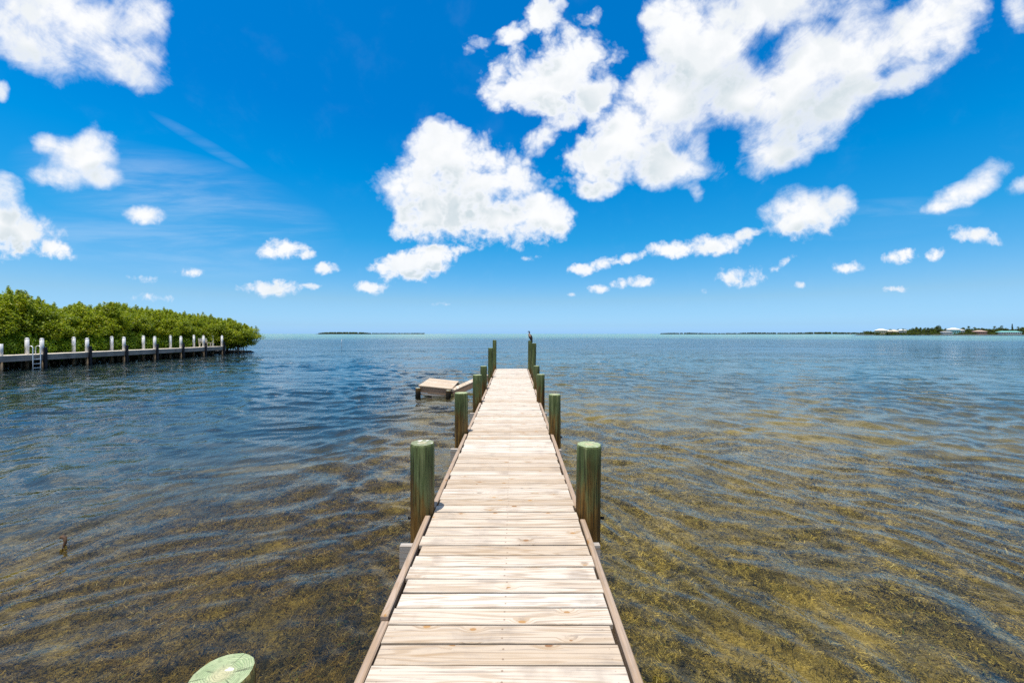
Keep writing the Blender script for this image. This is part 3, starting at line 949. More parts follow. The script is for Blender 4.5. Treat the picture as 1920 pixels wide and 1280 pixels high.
def pile_mesh(top, r, lean, drop, bottom=-1.2):
    mb = MB()
    n = 22
    zs = [bottom, 0.0, 0.25, 0.5, 0.75, 1.0, top - .3, top - .16, top - 0.02, top]
    zs = sorted(set(zs))
    rs = [r * 1.02] * len(zs)
    rs[-1] = r * 0.955
    pts = [(lean * (z - top) * 1.0, 0, z) for z in zs]
    mb.tube(pts, rs, n, cap=True, cap_mi=1, jitter=0.028)
    return mb


for (dp, px, py, r, lean, drop) in PILES:
    tp = at(px, py, dp)
    o = pile_mesh(tp.z, r, lean, drop).build('piling', [M['piling'], M['endgrain_drop'] if drop else M['endgrain']], pier)
    o.location = (tp.x - CX, dp, 0)
    pile_top[(dp, px)] = tp
# bolt heads on the first pilings
for (dp, px, py, r, lean, drop), zz in zip(PILES[:4], (0.62, 0.60, 0.62, 0.6)):
    s = -1 if px < 963 else 1
    mb = MB()
    x0 = (px - VX) / F * dp - CX
    mb.tube([(x0 + s * (r - .006), dp, deck_z(dp) - 0.06), (x0 + s * (r + .024), dp, deck_z(dp) - 0.06)], [.013, .013], 8)
    mb.build('bolt', M['bumper'], pier)

# lone mooring piling at the lower left
tp = at(415, 1264, 1.5)
o = pile_mesh(tp.z, .108, 0.0, 0).build('mooring_piling', [M['piling'], M['endgrain']])
o.location = (tp.x, tp.y, 0)
tag(o, 'single pale green piling with cracked cut top, standing apart left of the pier', 'piling')

# ------------------------------------------------------------------ the cormorant
bt = at(994.0, 638.5, 16.1)
bmat, k, bo2 = new_mat('cormorant_feathers')
c = obj_co(k); s = k.sep(c)
f = k.m('ADD', k.m('MULTIPLY', s[0], 1.0), k.m('MULTIPLY', s[2], 0.0))
chest = k.m('MULTIPLY', k.step(s[2], 0.13, 0.20), k.step(s[2], 0.315, 0.275))
n_ = k.noise(c, 40, 4, 0.6)
col = k.mix(k.m('MULTIPLY', chest, k.step(s[0], 0.05, -0.02)), k.ramp(n_, [(0.3, (0.012, 0.010, 0.010)), (0.7, (0.035, 0.028, 0.028))]), (0.25, 0.17, 0.115))
principled(k, bo2, col, 0.55, None, 0.3)
bird = empty('cormorant', (bt.x, bt.y - .01, bt.z), 'dark long necked seabird with tan chest perched on the far right piling', 'bird')
mb = MB()
path = [(.085, 0, -.075), (.078, 0, -.03), (.066, 0, .02), (.048, 0, .075), (.022, 0, .135), (-.005, 0, .19), (-.032, 0, .24), (-.040, 0, .275), (-.030, 0, .310), (-.024, 0, .338),
        (-.034, 0, .362), (-.056, 0, .370), (-.078, 0, .366), (-.086, 0, .364)]
rads = [.018, .026, .034, .060, .074, .070, .048, .030, .023, .021, .026, .025, .014, .009]
mb.tube(path, rads, 14, squash=(1, .85))
mb.build('body', bmat, bird)
mb = MB()
mb.tube([(-.080, 0, .365), (-.115, 0, .362), (-.128, 0, .354)], [.008, .005, .002], 8)
mb.build('bill', plain('bill_yellow', (0.34, 0.22, 0.08), 0.5), bird)
for sgn in (-1, 1):
    mb = MB()
    mb.tube([(.045, sgn * .058, .04), (.030, sgn * .066, .10), (-.004, sgn * .062, .18), (-.02, sgn * .045, .215)], [.012, .034, .034, .012], 10, squash=(1, .45))
    mb.build('wing', bmat, bird)
    mb = MB()
    mb.tube([(.02, sgn * .03, .09), (.01, sgn * .03, .03), (.0, sgn * .032, .008)], [.016, .010, .008], 8)
    for a in (-.5, 0, .5):
        mb.tube([(0, sgn * .032, .008), (-.05 * math.cos(a), sgn * .032 + .05 * math.sin(a), .004)], [.007, .004], 6)
    mb.build('leg', M['bumper'], bird)

# ------------------------------------------------------------------ broken floating platform and its gangway
fl = empty('floating_platform', (-2.97, 16.05, 0.0), 'small tilted wooden float with stubby corner posts lying in the water left of the pier', 'float')
tilt = roty(math.atan2(0.125, 1.22)) @ rotx(math.atan2(0.06, 2.0))
base = T(0, 0, 0.345) @ tilt
mb = MB()
n = 13
for i in range(n):
    y = -1.0 + (i + .5) * 2.0 / n
    mb.box((1.26, 2.0 / n - .006, .036), base @ T(0, y, random.gauss(0, .002)), along=0, bevel=.003, tint=random.random())
mb.build('platform_deck', M['plank_old'], fl)
for (sx, sy, nm) in ((1.14, .05, 'front'), (1.14, .05, 'back')):
    mb = MB()
    y = -.95 if nm == 'front' else .95
    mb.box((sx, sy, .22), base @ T(0, y, -.130), along=0, tint=random.random())
    mb.build('skirt_board', M['plank_brown'], fl)
for sx in (-.58, .58):
    mb = MB()
    mb.box((.05, 1.84, .22), base @ T(sx, 0, -.130), along=1, tint=random.random())
    mb.build('skirt_board', M['plank_brown'], fl)
mb = MB()
mb.box((1.1, .04, .07), base @ T(-.02, -.955, -.295), along=0, tint=.9)
mb.build('lower_rail', M['beam'], fl)
for (x, y, top) in ((-.63, -1.05, .31), (.52, -1.07, .22), (-.60, .95, .36), (.58, .95, .24)):
    mb = MB()
    mb.tube([(x, y, -.5), (x, y, top - .02), (x, y, top)], [.095, .095, .088], 14, cap_mi=1, jitter=.02)
    mb.build('corner_post', [M['piling'], M['endgrain_drop']], fl)

gw = empty('gangway', (-1.62, 15.6, .45), 'broken wooden gangway sloping from the tilted float up towards the pier', 'gangway')
a = Vector((-2.28, 15.2, .16)); b = Vector((-0.98, 15.5, .72))
dirv = (b - a)
L = dirv.length
q = dirv.to_track_quat('X', 'Z').to_matrix().to_4x4()
mid = T(*((a + b) / 2 - gw.location)) @ q
mb = MB()
for i in range(11):
    xx = -L / 2 + (i + .5) * L / 11
    mb.box((L / 11 - .006, .72, .034), mid @ T(xx, .33, .02), along=1, bevel=.003, tint=random.random())
mb.build('walking_boards', M['plank_old'], gw)
for yy_ in (0, .64):
    mb = MB()
    mb.box((L + .12, .05, .19), mid @ T(0, yy_, -.095), along=0, bevel=.004, tint=random.random())
    mb.build('side_beam', M['plank_brown'], gw)
mb = MB()
mb.box((.10, .72, .09), mid @ T(-L / 2 - .03, .33, .06) @ roty(.5), along=1, tint=.9)
mb.build('hinge_board', M['plank_old'], gw)

# crooked stick breaking the surface at the left
sp_ = at(122, 1022, 4.42)
mb = MB()
mb.tube([(-.055, .0, .045), (-.03, 0, .055), (.0, 0, .04), (.014, -.01, .0), (.006, -.02, -.05), (-.005, -.03, -.12)], [.012, .020, .019, .015, .011, .004], 8, jitter=.06)
stick = mb.build('stick', plain('wet_brown_wood', (0.10, 0.05, 0.022), .7, .3, 20))
stick.location = (sp_.x, sp_.y, 0.045)
tag(stick, 'short crooked brown stick poking out of the shallow water at the left', 'stick')

# ------------------------------------------------------------------ the neighbouring dock on the left
DX = -33.0
dock = empty('boat_dock', (DX, 25, 0), 'grey boat dock with white capped posts along the mangroves on the left', 'dock')
OY = -25.0
mb = MB()
y = 14.0
while y < 45.5:
    mb.box((1.38, .138, .035), T(-.63, y + OY + .07, .905), along=0, tint=random.random())
    y += .145
mb.build('dock_deck', M['dock_deck'], dock)
mb = MB(); mb.box((.05, 31.5, .17), T(.012, 29.75 + OY, .80), along=1); mb.build('fascia_board', M['fascia'], dock)
mb = MB(); mb.box((.045, 31.5, .19), T(.004, 29.75 + OY, .616), along=1); mb.build('fascia_board', M['fascia'], dock)
mb = MB(); mb.box((1.3, .05, .40), T(-.66, 45.53 + OY, .69), along=0); mb.build('fascia_board', M['fascia'], dock)


def white_post(x, y, top, cap=True):
    g = MB()
    g.tube([(x, y, .86), (x, y, top - .05)], [.108, .108], 16, cap=True)
    o = g.build('post', M['white'], dock)
    if cap:
        c_ = MB(); c_.tube([(x, y, top - .05), (x, y, top - .02), (x, y, top + .05)], [.116, .116, .05], 16)
        c_.build('post_cap', M['white'], o)
    g = MB()
    g.tube([(x + (.0), y, -1.4), (x, y, .86)], [.105, .10], 12, jitter=.03)
    g.build('dock_pile', M['tan_pile'], dock)


fy = [25.07 + 0, 28.0, 30.97, 33.9, 36.8, 39.7, 42.6, 45.3]
white_post(-.16, 25.75 + OY, 1.74, False)
for i, y in enumerate(fy[1:]):
    white_post(-.16, y + OY, 2.0 + .02 * i + random.uniform(-.05, .05))
    g = MB()
    g.box((.10, .17, 1.55), T(.10, y + OY + .0, .63), along=2, bevel=.03)
    g.build('bumper', M['bumper'], dock)
for i, y in enumerate(fy[1:]):
    white_post(-1.2, y + OY, 2.0 + .03 * i + random.uniform(-.08, .05))

lad = MB()
for yl in (27.08, 27.52):
    pts = [(-.02, yl + OY, .93), (-.02, yl + OY, 1.38)]
    for a_ in range(1, 8):
        th = math.pi * a_ / 8
        pts.append((.15 - .17 * math.cos(th), yl + OY, 1.38 + .14 * math.sin(th)))
    pts += [(.32, yl + OY, 1.38), (.32, yl + OY, .5), (.32, yl + OY, -.5)]
    lad.tube(pts, [.026] * len(pts), 10)
lo = lad.build('ladder', M['metal'], dock)
for zr in (.62, .30, .02, -.25):
    g = MB(); g.box((.09, .42, .035), T(.33, 27.30 + OY, zr), along=1, bevel=.008)
    g.build('rung', M['metal'], lo)

bench = empty('bench', (DX - .75, 43.45, .925), 'cream wooden bench with slatted back at the far end of the boat dock', 'bench')
mb = MB()
for i in range(3):
    mb.box((.13, 1.25, .035), T(.02 + i * .145, 0, .44), along=1)
mb.build('seat', M['cream'], bench)
mb = MB()
for i in range(2):
    mb.box((.035, 1.15, .16), T(-.13 - i * .03, 0, .64 + i * .19) @ roty(-.15), along=1)
mb.build('backrest', M['cream'], bench)
for x in (-.06, .30):
    for y in (-.5, .5):
        g = MB(); g.box((.07, .07, .42), T(x, y, .21), along=2); g.build('leg', M['cream'], bench)
for y in (-.5, .5):
    g = MB(); g.box((.04, .07, .95), T(-.17, y, .47) @ roty(-.12), along=2); g.build('back_post', M['cream'], bench)

# ------------------------------------------------------------------ mangrove shore
xs = np.linspace(-80, -29, 70); ys = np.linspace(2, 62, 70)
GX, GY = np.meshgrid(xs, ys, indexing='ij')
edge = -34.6 + 0.5 * np.sin(GY * 0.9) + 2.6 * sstep(GY, 45.2, 48.5) - 12 * sstep(GY, 50.0, 60)
inside = sstep(edge - GX, -0.8, 1.6)
GZ = -1.6 + 1.78 * inside + 0.05 * np.sin(GX * 2.1) * np.sin(GY * 1.7)
idx = np.arange(70 * 70).reshape(70, 70)
QG = np.stack([idx[:-1, :-1], idx[1:, :-1], idx[1:, 1:], idx[:-1, 1:]], -1).reshape(-1, 4)
sh_ = raw_mesh('shore', np.stack([GX, GY, GZ], -1).reshape(-1, 3), QG, M['mud'], smooth=True)
tag(sh_, 'dark muddy bank under the mangroves', 'shore', kind='structure')


def leaf_cloud(centers, radii, per, size, flat=0.75, seed=0, upbias=0.35, shade_z=None):
    """leaf-sized faces spread through clumps; returns verts, quads, per-face random"""
    g = np.random.default_rng(seed)
    n = len(centers) * per
    C = np.repeat(centers, per, 0); RD = np.repeat(radii, per)
    d = g.normal(size=(n, 3)); d /= np.linalg.norm(d, axis=1)[:, None]
    rr = RD * g.uniform(0.25, 1.0, n) ** 0.5
    P_ = C + d * rr[:, None] * np.array([1, 1, flat])
    nrm = d * 0.6 + g.normal(size=(n, 3)) * 0.55 + np.array([0, 0, upbias])
    nrm /= np.linalg.norm(nrm, axis=1)[:, None]
    ax = np.cross(nrm, g.normal(size=(n, 3))); ax /= np.linalg.norm(ax, axis=1)[:, None]
    bx_ = np.cross(nrm, ax)
    sz = size * g.uniform(0.65, 1.35, n)[:, None]
    a = P_ - ax * sz; b = P_ + bx_ * sz * 0.45 + nrm * sz * .12; c = P_ + ax * sz; e = P_ - bx_ * sz * 0.45 + nrm * sz * .12
    V_ = np.stack([a, b, c, e], 1).reshape(-1, 3)
    Q_ = np.arange(n * 4).reshape(-1, 4)
    ct = np.repeat(g.normal(0, 0.16, len(centers)), per)
    rnd = np.clip(0.42 + ct + g.normal(0, 0.2, n), 0, 1)
    return V_, Q_, rnd


def limbs(h, spread, roots, seed):
    g = random.Random(seed)
    mb = MB()
    mb.tube([(0, 0, .1), (.05, .03, h * .3), (-.04, .06, h * .6)], [.10, .085, .05], 8)
    for i in range(9):
        a = i * 2.4 + g.uniform(-.3, .3)
        z0 = h * g.uniform(.18, .5)
        r = spread * g.uniform(.45, .8)
        p0_ = Vector((0, 0, z0)); p2_ = Vector((math.cos(a) * r, math.sin(a) * r, z0 + h * g.uniform(.15, .4)))
        pm = (p0_ + p2_) / 2 + Vector((0, 0, -.1 * h * g.random()))
        mb.tube([p0_, pm, p2_], [.05, .035, .015], 6)
    rt = MB()
    for i in range(roots):
        a = i * 2.1 + g.uniform(-.4, .4)
        r = g.uniform(.5, 1.3) * spread * .6
        z0 = g.uniform(.5, 1.1)
        p0_ = Vector((.05 * math.cos(a), .05 * math.sin(a), z0)); p2_ = Vector((math.cos(a) * r, math.sin(a) * r, -.5))
        pm = Vector((math.cos(a) * r * .65, math.sin(a) * r * .65, z0 * .75))
        rt.tube([p0_, pm, p2_], [.030, .026, .020], 6)
    return mb, rt


def mangrove(name, height, rad_, zc, rz, nclump, per, leaf, mat, seed):
    """crown occupies an ellipsoid centred at height zc; unit object with its foot at z = 0"""
    g = np.random.default_rng(seed)
    d = g.normal(size=(nclump, 3)); d /= np.linalg.norm(d, axis=1)[:, None]
    q = g.uniform(.5, 1.0, nclump) ** .45
    lump = 1 + .16 * np.sin(3.1 * d[:, 0] + seed) * np.sin(2.7 * d[:, 1] + 1.3 * seed) + g.normal(0, .06, nclump)
    C = d * (q * lump)[:, None] * np.array([rad_, rad_, rz]) + np.array([0, 0, zc])
    C = C[C[:, 2] > .35]
    V_, Q_, rnd = leaf_cloud(C, g.uniform(.26, .58, len(C)), per, leaf, .85, seed, .75)
    # upright sprays along the top
    top = C[np.argsort(-C[:, 2])[: max(6, len(C) // 7)]]
    tp_ = np.concatenate([top + np.array([0, 0, .20]), top + np.array([.02, .02, .42]) + g.normal(0, .04, (len(top), 3))])
    V2_, Q2_, r2_ = leaf_cloud(tp_, np.concatenate([np.full(len(top), .17), np.full(len(top), .10)]), per // 3, leaf * .9, 2.2, seed + 9, .8)
    V_ = np.concatenate([V_, V2_]); Q_ = np.concatenate([Q_, Q2_ + len(Q_) * 4]); rnd = np.concatenate([rnd, r2_ * 0.9 + .1])
    t = bpy.data.objects.new(name, None)
    t.empty_display_size = .3
    COL.objects.link(t)
    raw_mesh('crown', V_, Q_, mat, rnd, parent=t)
    lm_, rt_ = limbs(height, rad_, 14, seed)
    lm_.build('trunk', M['bark'], t)
    rt_.build('prop_roots', M['root'], t)
    return t


protos = [mangrove('mangrove_tree', 4.2, 1.75, 2.45, 1.75, 190, 120, .074, M['leaf'], s) for s in (3, 14, 25)]
hprotos = [mangrove('mangrove_shrub', 1.9, .92, 1.25, .84, 105, 110, .066, M['leaf_hedge'], s) for s in (41, 52)]


def top_height(px):
    tab = [(-200, 548), (0, 552), (30, 562), (60, 568), (100, 572), (200, 571), (240, 577), (300, 585), (400, 597), (440, 601), (470, 610), (488, 628)]
    for (a, ya), (b, yb) in zip(tab, tab[1:]):
        if px <= b:
            return ya + (yb - ya) * (px - a) / (b - a)
    return 640


first = [True] * 8
used = {}


def place(plist, key, x, y, sc, sz, label, cat, group):
    pr = random.choice(plist)
    if id(pr) not in used:
        used[id(pr)] = 1
        o = pr
    else:
        o = copy_tree(pr)
    o.location = (x, y, .08)
    o.rotation_euler = (0, 0, random.uniform(0, 6.28))
    o.scale = (sc, sc, sz)
    tag(o, label, cat, group)
    return o


for row, (x0, step, back) in enumerate(((-36.6, 2.15, 0), (-38.9, 2.5, .1), (-41.4, 2.8, .2))):
    y = 20.0 + row * 1.1
    while y < 49.6 + row * .5:
        x = x0 + random.uniform(-.35, .35)
        px = VX + x / y * F
        ztop = H + (VY - top_height(px) - 1) / F * y
        ztop += random.uniform(-.40, .06)
        sc = random.uniform(.95, 1.12)
        place(protos, 'm', x, y, sc, ztop / 4.30, 'leafy yellow green mangrove in the tall thicket behind the boat dock', 'mangrove', 'tall mangroves behind the boat dock')
        y += step * random.uniform(.9, 1.1)
# rounded tip of the thicket, standing in the water past the end of the dock
o = place(protos, 'm', -33.35, 48.3, 1.20, .78, 'round mangrove at the tip of the thicket, hanging over open water', 'mangrove', None)
o = place(protos, 'm', -35.2, 49.0, 1.2, .90, 'mangrove behind the rounded tip tree, just beyond the end of the dock', 'mangrove', None)
o = place(protos, 'm', -35.0, 46.6, 1.0, .88, 'mangrove crowding the last white post of the boat dock', 'mangrove', None)
y = 19.5
while y < 46.2:
    place(hprotos, 'h', -35.45 + random.uniform(-.10, .10), y, 1.0, (2.08 + random.uniform(-.06, .1)) / 2.16, 'low bright green mangrove shrub in the trimmed row along the boat dock', 'shrub', 'low mangrove hedge along the boat dock')
    y += 1.25 * random.uniform(.92, 1.08)

# ------------------------------------------------------------------ far islands and the built-up headland


def mound(name, cx, cy, lx, ly, top, mat, label):
    n = 48
    u = np.linspace(-1, 1, n)
    A, B = np.meshgrid(u, u, indexing='ij')
    # ellipse-like plan with squared ends
    rr = np.maximum(np.abs(A) ** 3, 0) + B ** 2
    Zm = -3 + (3 + top) * sstep(1.15 - rr, 0, .25)
    idx = np.arange(n * n).reshape(n, n)
    Qm = np.stack([idx[:-1, :-1], idx[1:, :-1], idx[1:, 1:], idx[:-1, 1:]], -1).reshape(-1, 4)
    o = raw_mesh(name, np.stack([cx + A * lx, cy + B * ly, Zm], -1).reshape(-1, 3), Qm, mat, smooth=True)
    return tag(o, label, 'land', kind='structure')


def far_wood(name, px0, px1, d, hfun, n, label, seed, depth=60, leaf=1.4, z0=.3):
    g = np.random.default_rng(seed)
    px = g.uniform(px0, px1, n)
    y = d + g.uniform(0, depth, n)
    x = (px - VX) / F * y
    hh_ = np.array([hfun(p) for p in px]) * g.uniform(.65, 1.05, n)
    C = []; RD = []
    for i in range(n):
        for q in range(3):
            C.append((x[i] + g.normal(0, 1.5), y[i] + g.normal(0, 1.5), z0 + hh_[i] * (.25 + .32 * q)))
            RD.append(hh_[i] * (.42 - .06 * q))
    V_, Q_, rnd = leaf_cloud(np.array(C), np.array(RD), 34, leaf, .8, seed)
    o = raw_mesh(name, V_, Q_, M['leaf_far'], rnd * .8)
    return tag(o, label, 'woodland', kind='stuff')


sand = plain('pale_shore_sand', (0.42, 0.38, 0.30), .9, .15, .05)
soil = plain('dark_far_shore', (0.050, 0.055, 0.040), .9, .2, .05)
D1_ = 2300.0
mound('island', (645 - VX) / F * (D1_ + 60), D1_ + 60, 165, 70, .8, soil, 'low wooded island on the horizon left of the pier')
far_wood('island_woodland', 598, 694, D1_, lambda p: 9.0 * (1 - abs((p - 646) / 56) ** 4) + 1, 260, 'dark low woodland covering the small island on the left horizon', 5, 90, 2.2)
D2_ = 3600.0
mound('island', (742 - VX) / F * (D2_ + 60), D2_ + 60, 275, 60, .5, soil, 'faint flat spit of land on the horizon, right of the small island')
far_wood('spit_woodland', 694, 796, D2_, lambda p: 7.0, 200, 'thin faint tree line on the flat spit at the left horizon', 6, 60, 2.6)
D3_ = 2400.0
mound('island', (1440 - VX) / F * (D3_ + 80), D3_ + 80, 680, 80, .8, soil, 'long flat wooded land on the right horizon')
far_wood('shore_woodland', 1238, 1650, D3_, lambda p: 5.5 + 4.5 * sstep(p, 1300, 1600) + 1.5 * math.sin(p * .05), 620, 'long dark strip of woodland along the right horizon', 7, 120, 2.2)

DH = 650.0
mound('headland', (1830 - VX) / F * (DH + 60), DH + 55, 212, 62, 1.4, soil, 'low sandy headland with houses and palms at the right')


def hx(px, d=DH): return (px - VX) / F * d
def hz(py, d=DH): return H - (py - VY) / F * d


far_wood('headland_scrub', 1640, 2010, DH + 6, lambda p: (1.6 if (1768 < p < 1790 or 1832 < p < 1853 or 1876 < p < 1918) else 4.2), 420, 'dark green scrub along the water of the headland', 8, 14, .6, .2)
far_wood('headland_woodland', 1622, 2010, DH + 28, lambda p: 8.2 if p > 1695 else 5.5, 420, 'dense dark trees filling the middle of the headland behind the houses', 9, 50, .8, 1.0)


def far_tree(seed, h, r):
    g = np.random.default_rng(seed)
    C = g.normal(size=(30, 3)); C /= np.linalg.norm(C, axis=1)[:, None]
    C = C * g.uniform(.5, 1, 30)[:, None] * np.array([r, r, h * .36]) + np.array([0, 0, h * .6])
    V_, Q_, rnd = leaf_cloud(C, g.uniform(.8, 1.5, 30), 45, .42, .8, seed)
    t = bpy.data.objects.new('broadleaf_tree', None); COL.objects.link(t)
    raw_mesh('crown', V_, Q_, M['leaf_far'], rnd, parent=t)
    mb = MB(); mb.tube([(0, 0, -.5), (.1, 0, h * .35), (.2, .1, h * .6)], [.28, .22, .1], 7); 
    for a in range(4):
        mb.tube([(.1, 0, h * .3), (r * .5 * math.cos(a * 1.6), r * .5 * math.sin(a * 1.6), h * .6)], [.14, .06], 5)
    mb.build('trunk', M['bark'], t)
    return t


def far_palm(seed, h):
    g = np.random.default_rng(seed)
    vs, qs, rn_ = [], [], []
    for i in range(22):
        a = g.uniform(0, 6.28); el = g.uniform(-.5, 1.1); L_ = g.uniform(2.0, 2.9)
        p = np.array([0, 0, h]); dirh = np.array([math.cos(a), math.sin(a), 0])
        sdv = np.array([-math.sin(a), math.cos(a), 0])
        prev_ = None
        for s_ in range(6):
            f_ = s_ / 5
            w = .34 * math.sin(math.pi * (.12 + .8 * f_))
            pt = p + dirh * (L_ * f_ * math.cos(el * (1 - f_ * .5))) + np.array([0, 0, L_ * (math.sin(el) * f_ - .75 * f_ * f_)])
            vs += [pt - sdv * w + np.array([0, 0, -.12]), pt + sdv * w + np.array([0, 0, -.12])]
            if s_:
                b_ = len(vs)
                qs.append((b_ - 4, b_ - 3, b_ - 1, b_ - 2)); rn_.append(g.random())
    t = bpy.data.objects.new('palm_tree', None); COL.objects.link(t)
    raw_mesh('crown', np.array(vs), np.array(qs), M['leaf_palm'], np.array(rn_), parent=t)
    mb = MB(); mb.tube([(.5, 0, -.5), (.3, .1, h * .4), (.05, 0, h * .8), (0, 0, h)], [.22, .17, .14, .12], 7); mb.build('trunk', M['bark'], t)
    return t


tp_ = [far_tree(s, 7.5, 3.4) for s in (61, 62, 63)]
pp_ = [far_palm(s, 9.0) for s in (71, 72)]
tree_px = [1647, 1656, 1668, 1676, 1684, 1692, 1699, 1706, 1712, 1719, 1726, 1733, 1740, 1747, 1753, 1760, 1766, 1773, 1779, 1806, 1813, 1820, 1826, 1833, 1841, 1848, 1856, 1863, 1870, 1876, 1883, 1890, 1897, 1904, 1911, 1918, 1928, 1940]
htop = {1647: 616, 1656: 618, 1668: 616, 1676: 617, 1684: 615, 1692: 616, 1699: 618, 1706: 615, 1712: 613}
for i, px in enumerate(tree_px):
    dd_ = DH + random.uniform(22, 70)
    top = htop.get(px, random.uniform(611.5, 615.5))
    place(tp_, 't', hx(px, dd_), dd_, random.uniform(.8, 1.15), (hz(top, dd_) - 1.3) / 7.9, 'dark green rounded tree among the houses on the right headland', 'tree', 'trees on the right headland')
for i, (px, top) in enumerate(((1669, 615), (1693, 614), (1718, 610.5), (1735, 612), (1816, 609), (1827, 611), (1865, 609), (1878, 607.5), (1909, 610), (1916, 611))):
    dd_ = DH + random.uniform(12, 30)
    place(pp_, 'p', hx(px, dd_), dd_, 1.0, (hz(top, dd_) - 1.2) / 9.9, 'feathery palm standing above the trees on the right headland', 'palm', 'palms on the right headland')
# the tall rounded tree and the dark spire
o = place(tp_, 't', hx(1759, DH + 25), DH + 25, 1.35, (hz(608, DH + 25) - 1.3) / 7.9, 'tallest bushy tree rising over the middle of the right headland', 'tree', None)
g = np.random.default_rng(88)
C = np.array([(g.normal(0, .12), g.normal(0, .12), z) for z in np.linspace(1, 13, 26)])
V_, Q_, rnd = leaf_cloud(C, np.linspace(2.0, .35, 26), 40, .4, .5, 88)
t = bpy.data.objects.new('pine_tree', None); COL.objects.link(t)
raw_mesh('crown', V_, Q_, M['leaf_far'], rnd * .5, parent=t)
mb = MB(); mb.tube([(0, 0, -.5), (0, 0, 13)], [.3, .05], 7); mb.build('trunk', M['bark'], t)
t.location = (hx(1898, DH + 30), DH + 30, 1.3)
t.scale = (1, 1, (hz(606.5, DH + 30) - 1.3) / 13.5)
tag(t, 'narrow dark spire shaped pine at the right end of the headland', 'tree')

WALLS = {}


def paint(c):
    if c not in WALLS:
        WALLS[c] = plain('house_paint', c, .7, .06, .3)
    return WALLS[c]


glass = plain('dark_window_glass', (.03, .04, .05), .15, .1, 1)


def house(px0, px1, base_py, eave_py, ridge_py, d, wall, roof, label, nwin=4, depth=9.0, flat=False):
    x0, x1 = hx(px0, d), hx(px1, d)
    zb, ze, zr = 1.0, hz(eave_py, d), hz(ridge_py, d)
    w = x1 - x0
    h_ = empty('house', ((x0 + x1) / 2, d, zb), label, 'house')
    mb = MB(); mb.box((w, depth, ze - zb), T(0, depth / 2, (ze - zb) / 2)); mb.build('wall', paint(wall), h_)
    mb = MB()
    ov = .6
    zt = ze - zb + .004
    pts = [(-w / 2 - ov, -ov, zt), (w / 2 + ov, -ov, zt), (w / 2 + ov, depth + ov, zt), (-w / 2 - ov, depth + ov, zt)]
    pts2 = [(x, y, z + .25) for x, y, z in pts]
    if flat:
        mb.box((w + 2 * ov, depth + 2 * ov, zr - ze), T(0, depth / 2, zt + (zr - ze) / 2))
    else:
        b_ = len(mb.v)
        in_ = min(w * .3, depth * .45)
        mb.v += pts + pts2 + [(-w / 2 + in_, depth / 2, zr - zb), (w / 2 - in_, depth / 2, zr - zb)]
        for f_ in ((0, 1, 5, 4), (1, 2, 6, 5), (2, 3, 7, 6), (3, 0, 4, 7), (3, 2, 1, 0), (4, 5, 9, 8), (5, 6, 9), (6, 7, 8, 9), (7, 4, 8)):
            mb.quad([b_ + i for i in f_])
    mb.build('roof', paint(roof), h_)
    hw = (ze - zb)
    for i in range(nwin):
        xw = -w / 2 + (i + .5) * w / nwin
        mb = MB(); mb.box((w / nwin * .5, .06, min(1.5, hw * .45)), T(xw, -.033, hw * .55)); mb.build('window', glass, h_)
    return h_


house(1649, 1664, 626, 619.5, 616.2, DH + 9, (.55, .47, .34), (.74, .72, .66), 'cream house with pale roof at the left tip of the headland', 4)
house(1666, 1673, 626, 621, 618.5, DH + 11, (.50, .38, .22), (.66, .58, .46), 'small tan house between palms, second from the headland tip', 2)
house(1675, 1685, 626, 621.5, 617.5, DH + 13, (.42, .34, .22), (.52, .46, .36), 'brownish house behind trees, third from the headland tip', 3)
house(1692, 1700, 626, 619.5, 617.3, DH + 15, (.62, .60, .52), (.78, .77, .74), 'little white roofed house half hidden in the headland trees', 2)
house(1770, 1786, 626, 622.3, 621.0, DH + 4, (.66, .66, .68), (.50, .50, .50), 'long low white building at the water below the turquoise house', 6, 6.0)
house(1785, 1801, 626, 618.0, 614.8, DH + 12, (.26, .56, .56), (.86, .86, .86), 'turquoise house with a bright white roof on the headland', 4)
house(1800, 1809, 626, 619, 617.0, DH + 16, (.60, .58, .54), (.74, .72, .70), 'low white annex right of the turquoise house', 2)
house(1834, 1851, 626, 621.5, 619.0, DH + 8, (.42, .22, .16), (.46, .34, .28), 'reddish brown house with low roof on the headland', 4)
house(1878, 1916, 626, 622.6, 620.3, DH + 3, (.66, .70, .70), (.16, .42, .40), 'long pavilion with a teal roof near the beach', 9, 8.0)

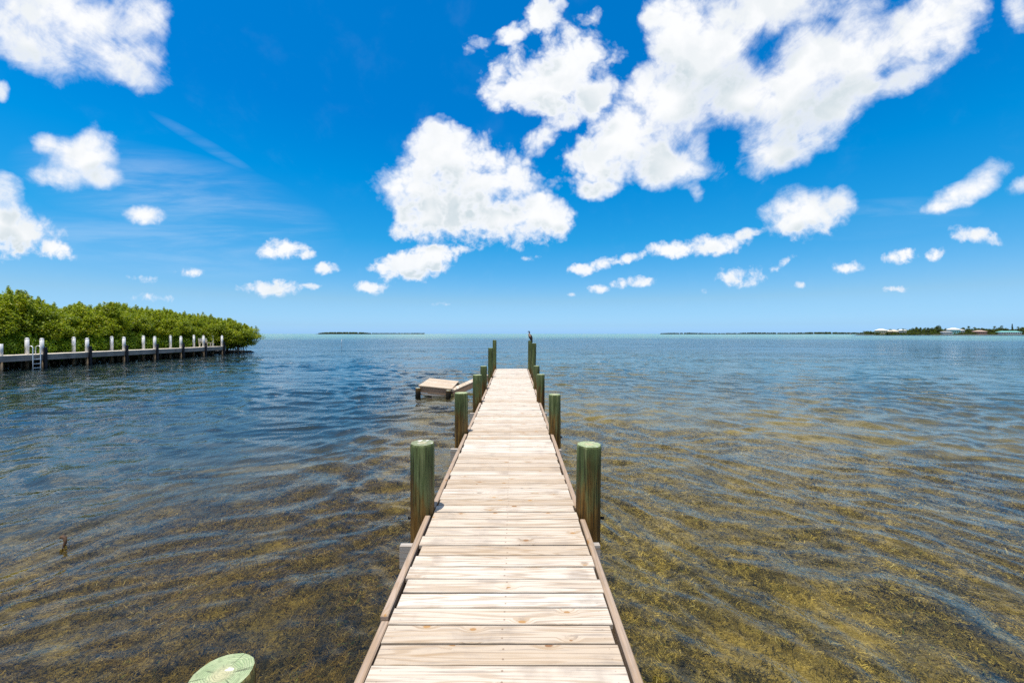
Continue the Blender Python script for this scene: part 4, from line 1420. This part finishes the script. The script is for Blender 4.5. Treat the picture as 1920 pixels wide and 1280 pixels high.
# small beach at the right end, in front of the pavilion
n_ = 30
uu = np.linspace(-1, 1, n_)
A_, B_ = np.meshgrid(uu, uu, indexing='ij')
ZB = -0.6 + 1.9 * sstep(1.1 - np.abs(A_) ** 3 - B_ ** 2, 0, .6)
ib = np.arange(n_ * n_).reshape(n_, n_)
QB = np.stack([ib[:-1, :-1], ib[1:, :-1], ib[1:, 1:], ib[:-1, 1:]], -1).reshape(-1, 4)
bch = raw_mesh('beach', np.stack([hx(1935) + A_ * 27, DH + 1 + B_ * 9, ZB], -1).reshape(-1, 3), QB, sand, smooth=True)
tag(bch, 'little pale beach at the right end of the headland', 'beach', kind='structure')

# a thin pale pole standing in the water on the left
mp_ = at(640.5, 651, 67)
mb = MB()
mb.tube([(0, 0, -2), (.02, 0, .9), (.03, 0, 1.42)], [.035, .035, .03], 8)
pole = mb.build('marker_pole', M['white'])
pole.location = (mp_.x, mp_.y, 0)
tag(pole, 'thin pale pole standing alone in open water below the small island', 'pole')

# a small white boat out by the right horizon
bt_ = at(1594, 626, 1100)
boat = empty('motor_boat', (bt_.x, bt_.y, 0), 'tiny white motor boat far out left of the headland', 'boat')
mb = MB()
hv = []
for (x, w, z) in ((-4, 1.1, .9), (-2, 1.3, .9), (1, 1.25, 1.0), (3, .8, 1.15), (4.4, .05, 1.35)):
    hv += [(x, -w, z), (x, -w * .6, -.3), (x, w * .6, -.3), (x, w, z)]
mb.v += hv
for i in range(4):
    for j in range(4):
        mb.quad([i * 4 + j, i * 4 + (j + 1) % 4, i * 4 + 4 + (j + 1) % 4, i * 4 + 4 + j])
mb.quad([3, 2, 1, 0])
mb.build('hull', M['white'], boat)
mb = MB(); mb.box((2.4, 1.7, 1.1), T(-.3, 0, 1.55)); mb.build('cabin', M['white'], boat)

# ------------------------------------------------------------------ render settings
scene.view_settings.view_transform = 'Standard'
scene.view_settings.look = 'None'
scene.view_settings.exposure = 0.3
scene.view_settings.gamma = 1.0
scene.render.engine = 'CYCLES'
cy = scene.cycles
cy.max_bounces = 6
cy.diffuse_bounces = 2
cy.glossy_bounces = 3
cy.transparent_max_bounces = 10
cy.caustics_reflective = False
cy.caustics_refractive = False
cy.sample_clamp_indirect = 2.0
cy.use_denoising = False
